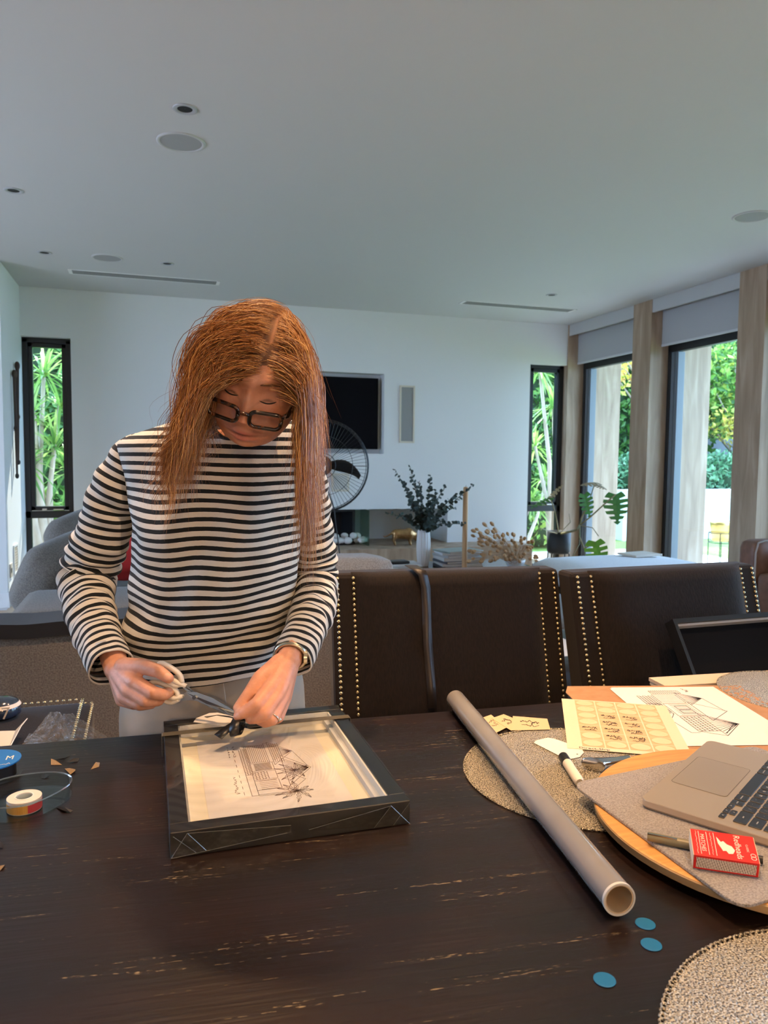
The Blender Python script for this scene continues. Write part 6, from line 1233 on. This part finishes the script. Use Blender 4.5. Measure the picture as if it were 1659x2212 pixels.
def sleeve(P, rad, name, side, fl=1.0):
    C_ = catmull([(*p, r) for p, r in zip(P, rad)], 14); pts = [Vector(c[:3]) for c in C_]; rr = [c[3] for c in C_]; n = 72; rings = []; strp = []; s = 0; prev = None; L_ = 0; tot = sum((pts[i+1]-pts[i]).length for i in range(len(pts)-1))
    for i, p in enumerate(pts):
        t = (pts[min(i+1, len(pts)-1)]-pts[max(0, i-1)]).normalized(); u = (CF-t*CF.dot(t)).normalized() if prev is None else (prev-t*prev.dot(t)).normalized(); prev = u; w = t.cross(u)
        if i: L_ += (p-pts[i-1]).length
        f = L_/tot; row = []; sr = []
        for k in range(n):
            a = 2*math.pi*k/n; d = u*math.cos(a)+w*math.sin(a)
            fold = .0045*ga(f-.50, .14)*math.sin(L_*210+2.2*math.sin(a+side))+.0030*ga(f-.22, .2)*math.sin(L_*120+a*2)+.0035*ga(f-.72, .16)*math.sin(L_*170+1.5*math.cos(a*2))+.004*mnoise.noise(Vector((math.cos(a)*1.6, math.sin(a)*1.6, L_*22+side*9)))
            row.append(p+d*(rr[i]+fold)); sr.append(L_/PER+.16*math.sin(a+side)+.25*ga(f-.5, .12)*math.sin(a*1.0+side)+side*.37)
        rings.append(row); strp.append(sr)
    # turn the cuff in
    q = pts[-1]; rings.append([q+(p-q)*.93 for p in rings[-1]]); strp.append(strp[-1]); t = (pts[-1]-pts[-3]).normalized(); rings.append([p-t*.035 for p in rings[-1]]); strp.append([s_-.035/PER for s_ in strp[-1]])
    return cloth(name, rings, strp, shirt, thick=.0015)
sleeve([D(318, 958, 1.60), D(292, 985, 1.60), D(262, 1040, 1.605), D(240, 1090, 1.615), D(224, 1150, 1.63), D(204, 1205, 1.648), D(190, 1248, 1.652), D(190, 1295, 1.60), D(204, 1350, 1.53), D(222, 1400, 1.47), D(241, 1442, 1.425)], [.030, .047, .053, .055, .058, .060, .061, .052, .0475, .044, .042], 'sleeve', 0.0)
sleeve([D(640, 965, 1.60), D(660, 985, 1.60), D(666, 1040, 1.61), D(672, 1100, 1.63), D(678, 1160, 1.655), D(682, 1215, 1.675), D(684, 1262, 1.665), D(678, 1305, 1.60), D(666, 1345, 1.53), D(648, 1390, 1.465), D(630, 1424, 1.42)], [.026, .036, .042, .044, .045, .046, .048, .046, .043, .041, .0385], 'sleeve', 1.0)
# collar
cc_ = [Vector(p) for p in TRING[0]]+[Vector(TRING[0][0])]; cd_ = [Vector(p) for p in TRING[5]]+[Vector(TRING[5][0])]
cm_ = MB().loft([[a_+(a_-NK)*.02 for a_ in cc_[:-1]], [a_+(a_-b_)*.35-CF*.0 for a_, b_ in zip(cc_[:-1], cd_[:-1])], [a_-CF*.0045*max(0.2, 1) for a_ in cc_[:-1]], [a_.lerp(b_, .8)-CF*.0035 for a_, b_ in zip(cc_[:-1], cd_[:-1])], [a_.lerp(b_, 1.0)-CF*.001 for a_, b_ in zip(cc_[:-1], cd_[:-1])]][1:], cap=False)
obj('collar', cm_, mat('black_rib', (.010, .011, .012), .9), shirt, smooth=True)
# ---- trousers
tm = MB(); tr_rows = [(1385, 292, 628, 1.628, .118), (1430, 280, 648, 1.63, .125), (1480, 268, 657, 1.632, .130), (1540, 261, 660, 1.635, .132), (1610, 262, 660, 1.64, .128), (1690, 268, 655, 1.645, .122)]
ell_loft(tm, [(D((a+b)/2, y, d), (b-a)/2/F_PX*d, h) for y, a, b, d, h in tr_rows], 40)
for p in (FTL, FTR):
    kn_ = Vector((p.x, p.y, .47)); an = Vector((p.x, p.y, .10))+CF*.02; capsule(tm, p-ZU*.12, kn_, .098, .078, 20); capsule(tm, kn_, an, .078, .065, 20)
khaki = mat('stone_twill', (.42, .37, .30), .55, col2=(.47, .42, .345), scale=14, bump=.12, bscale=9, sheen=.1)
trs = mesh_obj('trousers', remesh(tm, .008, 4), khaki, person)
obj('fly_seam', MB().tube([D(478, 1432, 1.492), D(480, 1465, 1.490), D(486, 1505, 1.492), D(489, 1545, 1.496)], .0016, 6), khaki, trs, smooth=True)
for p in (FTL, FTR):
    an = Vector((p.x, p.y, .0))+CF*.02; mb = MB(); capsule(mb, an+ZU*.05+CF*.03, an+ZU*.045-CF*.15, .046, .042, 16); o = mesh_obj('shoe', remesh(mb, .008, 2), mat('white_leather', (.7, .7, .68), .5), person)
# ---- glasses
tort = mat('tortoiseshell', (.012, .008, .007), .18, col2=(.16, .045, .012), scale=70, ramp=(.52, .66), coat=.4)
gl = MB(); yz = -.031; yf = .117
lens_o = obj('glasses', MB().tube([hp(-.0115, yf+.0005, yz+.005), hp(-.005, yf+.004, yz+.008), hp(.005, yf+.004, yz+.008), hp(.0115, yf+.0005, yz+.005)], .0034, 8), tort, person, smooth=True); lens_o['label'] = 'dark tortoiseshell reading glasses'
for s_ in (-1, 1):
    pr = rrect(.0375*s_, yz, .054, .029, .010, 6); bend = lambda x: yf-.010*(abs(x)/.06)**2
    fr_o = obj('rim', MB().tube([hp(a, bend(a), b) for a, b in pr+[pr[0]]], .0036, 8), tort, lens_o, smooth=True)
    obj('lens', MB().add([hp(a, bend(a), b) for a, b in pr], [tuple(range(len(pr)))]), clear_mat('spectacle_lens', (.97, .96, .95), base=.02), lens_o)
    obj('temple_arm', MB().tube([hp(.063*s_, yf-.011, yz+.010), hp(.072*s_, yf-.018, yz+.014), hp(.085*s_, .05, yz+.028), hp(.090*s_, -.005, yz+.036), hp(.086*s_, -.03, yz-.005)], [.0040, .0045, .0034, .0030, .003], 8), tort, lens_o, smooth=True)
# ---- lashes and brows
def face_at(x, z):
    ux, uz = x/.085, z/.118; return hp(*(lambda p: (x, p[1]+.0012, z*1.10 if z < 0 else z))(head_pt(ux, math.sqrt(max(.01, 1-ux*ux-uz*uz)), uz)))
lash = mat('dark_lash', (.02, .012, .01), .7); brow = mat('brown_brow', (.14, .065, .03), .8)
for s_ in (-1, 1):
    obj('eyelashes', MB().tube([face_at(s_*(.033+.014*t_), -.0065-.0035*(1-t_*t_)) for t_ in [-1+.25*k for k in range(9)]], [.0004, .0009, .0012, .0013, .0013, .0014, .0014, .0011, .0005], 6), lash, person, smooth=True)
    obj('eyebrow', MB().tube([face_at(s_*(.034+.018*t_), .0225+.0035*(1-t_*t_)-.002*t_) for t_ in [-1+.25*k for k in range(9)]], [.0008, .0018, .0022, .0023, .0022, .002, .0016, .0012, .0005], 6), brow, person, smooth=True)
# ---- watch and ring
wd = (ELR-WRR).normalized(); wc = WRR+wd*.010; u_ = wd.cross(ZU).normalized(); w_ = wd.cross(u_)
silver = mat('watch_steel', (.62, .56, .44), .25, 1.0); wt = obj('wristwatch', MB().tube([wc+(u_*math.cos(a)*1.05+w_*math.sin(a))*.0275 for a in [2*math.pi*k/32 for k in range(33)]], .0042, 8), silver, person, smooth=True)
fc = wc+CRt*.027-CF*.006; obj('watch_face', MB().tube([fc, fc+CRt*.006], [.013, .012], 20), silver, wt, smooth=True, sharp=.5)
rp_, rq_ = D(597, 1540, 1.336), D(588, 1553, 1.328); rd = (rq_-rp_).normalized(); ru = rd.cross(ZU).normalized(); rv = rd.cross(ru); obj('ring', MB().tube([rq_-rd*.004+(ru*math.cos(a)+rv*math.sin(a))*.0122 for a in [2*math.pi*k/24 for k in range(25)]], .0012, 6).sphere(rq_-rd*.004+CRt*.0115-ZU*.004, .0030, 8, 6), mat('silver', (.75, .74, .72), .15, 1.0), person, smooth=True)
# ---- hair: clumped strands flowing from the parting, falling in front of the shoulders
def hair_mat():
    m, nt, b = new_mat('auburn_hair'); N, L = nt.nodes, nt.links; g = N.new('ShaderNodeNewGeometry'); cr = N.new('ShaderNodeValToRGB'); e = cr.color_ramp.elements; e[0].color = (.17, .06, .016, 1); e[1].color = (.74, .43, .16, 1)
    for p, c in ((.35, (.29, .108, .029)), (.7, (.45, .205, .060))): k = e.new(p); k.color = (*c, 1)
    L.new(g.outputs['Random Per Island'], cr.inputs[0]); L.new(cr.outputs[0], b.inputs['Base Color']); b.inputs['Roughness'].default_value = .30; b.inputs['Specular IOR Level'].default_value = .8; return m
hairm = hair_mat(); rs = np.random.RandomState(5)
AX = np.array([hx, hy, hz]); HCn = np.array(HC)
gl_ = AX @ np.array([0, 0, -1.0])               # gravity in head axes
part_x = .016
NG = 370; root = []; vel = []; lens_ = []
for i in range(NG):
    sd_ = 1 if rs.uniform() < .48 else -1
    if rs.uniform() < .60:     # along the parting and over the top
        yy = rs.uniform(-.085, .094); x0 = part_x+sd_*((.0012 if yy > -.02 else -.012)+abs(rs.normal(0, .024))); zz = .121*math.sqrt(max(.02, 1-(yy/.105)**2-(x0/.085)**2)); root.append((x0, yy, zz)); vel.append((sd_*1.0, rs.uniform(-.35, .1) - (.25 if yy > .03 else 0), .15))
    elif rs.uniform() < .22:   # front hairline
        x0 = part_x+sd_*rs.uniform(.001, .055); zz = rs.uniform(.046, .070); yy = .101*math.sqrt(max(.02, 1-(zz/.119)**2-(x0/.0895)**2)); root.append((x0, yy, zz)); vel.append((sd_*1.0, -.1, -.25))
    else:                      # sides and back
        a = rs.uniform(.10*math.pi, .5*math.pi)*sd_; zz = rs.uniform(-.01, .09); rr = math.sqrt(max(.05, 1-(zz/.125)**2)); root.append((math.sin(a)*.078*rr, -math.cos(a)*.10*rr-.005, zz)); vel.append((sd_*.5, -.2, -.6))
    lens_.append(rs.uniform(.27, .37)*(1.12 if sd_ > 0 else 1.0))
R_ = np.array(root); V_ = np.array(vel); V_ /= np.linalg.norm(V_, axis=1)[:, None]; sgn = np.sign(V_[:, 0]); Ln_ = np.array(lens_)
NS = 21; trk_ = [R_.copy()]; P_ = R_.copy(); ell = np.array([.0895, .101, .119]); off = rs.uniform(.001, .010, NG)
wav = rs.uniform(0, 6.28, NG); wamp = rs.uniform(.3, 1.0, NG); CRn = np.array(CRt); rlim = rs.uniform(.088, .112, NG); llim = rs.uniform(.10, .175, NG)
for s in range(NS):
    st = (Ln_/NS)[:, None]; f = s/NS
    g = gl_[None, :]*(.16+.60*min(1, f*1.8)); lat = np.zeros_like(P_); lat[:, 0] = sgn*(.34*max(0, 1-f*3.2))
    side_out = np.zeros_like(P_); side_out[:, 0] = np.where(sgn < 0, -.20*max(0, min(1, (f-.25)*3))*(1 if f < .75 else -.6), .0)
    V_ = V_*.62+g+lat+side_out; V_ /= np.linalg.norm(V_, axis=1)[:, None]
    w_v = np.stack([np.cos(wav+f*11)*.75*wamp*np.where(sgn < 0, 1.3, .35), np.sin(wav*1.7+f*10)*.40*wamp, np.zeros(NG)], 1)*min(1, f*1.5)
    P_ = P_+(V_+w_v)*st
    e_ = ell+off[:, None]*min(1, .3+f*3); q = P_/e_; d = np.linalg.norm(q, axis=1); ins_ = d < 1; P_[ins_] = (q[ins_]/d[ins_][:, None])*e_[ins_]
    # keep the face clear
    face = (P_[:, 1] > .015) & (P_[:, 2] < .012); lim = np.where(sgn < 0, -.078-.012*np.clip(-P_[:, 2]/.1, 0, 1), .056+.006*np.clip(-P_[:, 2]/.1, 0, 1)); bad = face & (np.where(sgn < 0, P_[:, 0] > lim, P_[:, 0] < lim)); P_[bad, 0] = P_[bad, 0]*.35+lim[bad]*.65
    fore = (P_[:, 1] > .02) & (P_[:, 2] >= .012) & (P_[:, 2] < .050) & (np.abs(P_[:, 0]-.018) < .026*(1-(P_[:, 2]-.012)/.04)+.002); P_[fore, 0] += sgn[fore]*.010
    # how far the two curtains of hair spread
    Pw_ = P_ @ AX; lw = Pw_ @ CRn; zr_ = Pw_[:, 2]; LL = np.interp(-zr_, [-.13, -.084, -.04, 0, .045, .10], [.05, .094, .120, .140, .155, .172])*(llim/.175)**.5; RL = np.interp(-zr_, [-.13, -.084, -.045, 0, .045, .10], [.035, .062, .082, .094, .100, .104])*(rlim/.112)**.5; ex_ = np.where(lw > RL, RL-lw, np.where(lw < -LL, -LL-lw, 0)); P_ = P_+(ex_[:, None]*.8)*(AX @ CRn)[None, :]
    trk_.append(P_.copy())
GD = np.stack(trk_, 1)          # guides x steps x 3 (head axes)
NCH = 21; tt = np.linspace(0, 1, NS+1); NP_ = NS+1
ALLV = []
for i in range(NG):
    o_ = rs.normal(0, 1, (NCH, 1, 3))*np.array([.0075, .0095, .005]); ph_ = rs.uniform(0, 6.28, (NCH, 1, 1)); sp = (1-.60*tt)[None, :, None]+.30*np.sin(tt[None, :, None]*8+ph_)*tt[None, :, None]
    fray = rs.normal(0, 1, (NCH, 1, 3))*.009; fray[-2:] *= 2.4; cut = rs.uniform(.78, 1.0, (NCH, 1)); t2 = tt[None, :]*cut
    ix_ = np.clip(t2*NS, 0, NS-1e-6); k0 = ix_.astype(int); fr_ = (ix_-k0)[..., None]; base_ = GD[i][k0]*(1-fr_)+GD[i][k0+1]*fr_
    sp = np.repeat(sp, 3, 2); sp[..., 0] *= np.clip(.2+tt*5, 0, 1)[None, :]; P = base_+o_*sp+fray*(tt**2.0)[None, :, None]
    e_ = ell+.0015; q = P/e_; d = np.linalg.norm(q, axis=2, keepdims=True); P = np.where(d < 1, q/np.maximum(d, 1e-6)*e_, P)
    W_ = HCn+HS*(P @ AX); T_ = np.gradient(W_, axis=1); T_ /= np.linalg.norm(T_, axis=2, keepdims=True)+1e-9; B_ = np.cross(T_, np.array([.31, .77, .56])); B_ /= np.linalg.norm(B_, axis=2, keepdims=True)+1e-9; N_ = np.cross(T_, B_)
    rad = np.full((NCH, 1), .00062); rad[11:] = .0004; rad[-2:] = .00028; r = (rad*np.clip(1.12-tt[None, :]**2.5, .12, 1)*np.clip(.25+tt[None, :]*9, 0, 1))[..., None]
    ALLV.append(np.stack([W_+(B_*math.cos(2.0944*a)+N_*math.sin(2.0944*a))*r for a in range(3)], 2))
ALLV = np.concatenate(ALLV, 0); NSt = len(ALLV); vv = ALLV.reshape(-1, 3)-np.array(FOOT)
b0 = (np.arange(NSt)*NP_*3)[:, None, None]+(np.arange(NP_-1)*3)[None, :, None]; a0 = np.arange(3)[None, None, :]; a1 = (a0+1) % 3
qd = np.stack([b0+a0, b0+a1, b0+a1+3, b0+a0+3], -1).reshape(-1, 4)
hme = bpy.data.meshes.new('hair'); hme.vertices.add(len(vv)); hme.vertices.foreach_set('co', vv.ravel()); hme.loops.add(len(qd)*4); hme.loops.foreach_set('vertex_index', qd.ravel().astype(np.int32)); hme.polygons.add(len(qd)); hme.polygons.foreach_set('loop_start', (np.arange(len(qd))*4).astype(np.int32)); hme.polygons.foreach_set('use_smooth', np.ones(len(qd), bool)); hme.update(calc_edges=True); hme.validate()
hme.materials.append(hairm); ho = bpy.data.objects.new('hair', hme); COL.objects.link(ho); ho.parent = person
ho['label'] = 'shoulder length auburn hair parted in the middle'
# ================================================================== scissors in her hand
sc_t = thing('scissors', D(420, 1506, 1.345), 'white handled steel scissors in the woman\'s hand', 'scissors'); vn = -CF*1.0+ZU*.12; vn.normalize()
def splane(px, py, d): return D(px, py, d)
bl_m = mat('blade_steel', (.60, .62, .64), .20, 1.0); wh_m = mat('white_handle', (.78, .73, .66), .4)
def blade(out, dd, name):
    P = [D(x, y, d_) for x, y, d_ in out]; n = len(P); k = CF*.0016+Vector((0, 0, 0)); mb = MB(); mb.v = [tuple(p+CF*dd) for p in P]+[tuple(p+CF*(dd+.0018)) for p in P]; mb.f = [tuple(range(n)), tuple(range(2*n-1, n-1, -1))]+[(i, n+i, n+(i+1) % n, (i+1) % n) for i in range(n)]
    return obj(name, mb, bl_m, sc_t)
b1 = blade([(386, 1500, 1.352), (400, 1495, 1.349), (425, 1495, 1.346), (460, 1508, 1.341), (490, 1524, 1.336), (515, 1541, 1.332), (508, 1541, 1.333), (480, 1532, 1.338), (445, 1520, 1.343), (420, 1513, 1.346), (388, 1513, 1.352)], 0, 'blade')
b2 = blade([(391, 1468, 1.352), (399, 1476, 1.350), (414, 1492, 1.347), (440, 1508, 1.343), (480, 1530, 1.338), (512, 1550, 1.333), (500, 1548, 1.335), (460, 1532, 1.341), (430, 1518, 1.345), (408, 1500, 1.348), (388, 1480, 1.352)], .0022, 'blade')
pv = D(420, 1506, 1.344); obj('pivot_screw', MB().tube([pv-CF*.003, pv+CF*.006], .0036, 16), bl_m, sc_t)
def handle(pts, r, name): 
    P = catmull([tuple(D(x, y, d_)) for x, y, d_ in pts], 6); obj(name, MB().tube([Vector(p) for p in P], r, 12, flat=.8), wh_m, sc_t, smooth=True)
handle([(393, 1474, 1.352), (388, 1458, 1.352), (370, 1443, 1.353), (350, 1433, 1.356), (342, 1440, 1.358), (346, 1456, 1.357), (360, 1468, 1.354), (380, 1480, 1.352), (393, 1474, 1.352)], .0062, 'handle')
handle([(386, 1510, 1.352), (380, 1492, 1.353), (362, 1482, 1.356), (340, 1474, 1.362), (322, 1478, 1.366), (326, 1492, 1.364), (345, 1506, 1.358), (368, 1517, 1.354), (386, 1510, 1.352)], .0060, 'handle')
for q_, m_ in (((388, 1476, 1.352), 0), ((380, 1508, 1.352), 0)):
    a = D(*q_); b = D(q_[0]+14, q_[1]+(6 if q_[1] < 1490 else -4), 1.350); obj('shank', MB().tube([D(q_[0]-16, q_[1]-(9 if q_[1] < 1490 else 2), 1.353), a, b], [.0075, .0070, .0050], 12, flat=.7), wh_m, sc_t, smooth=True)
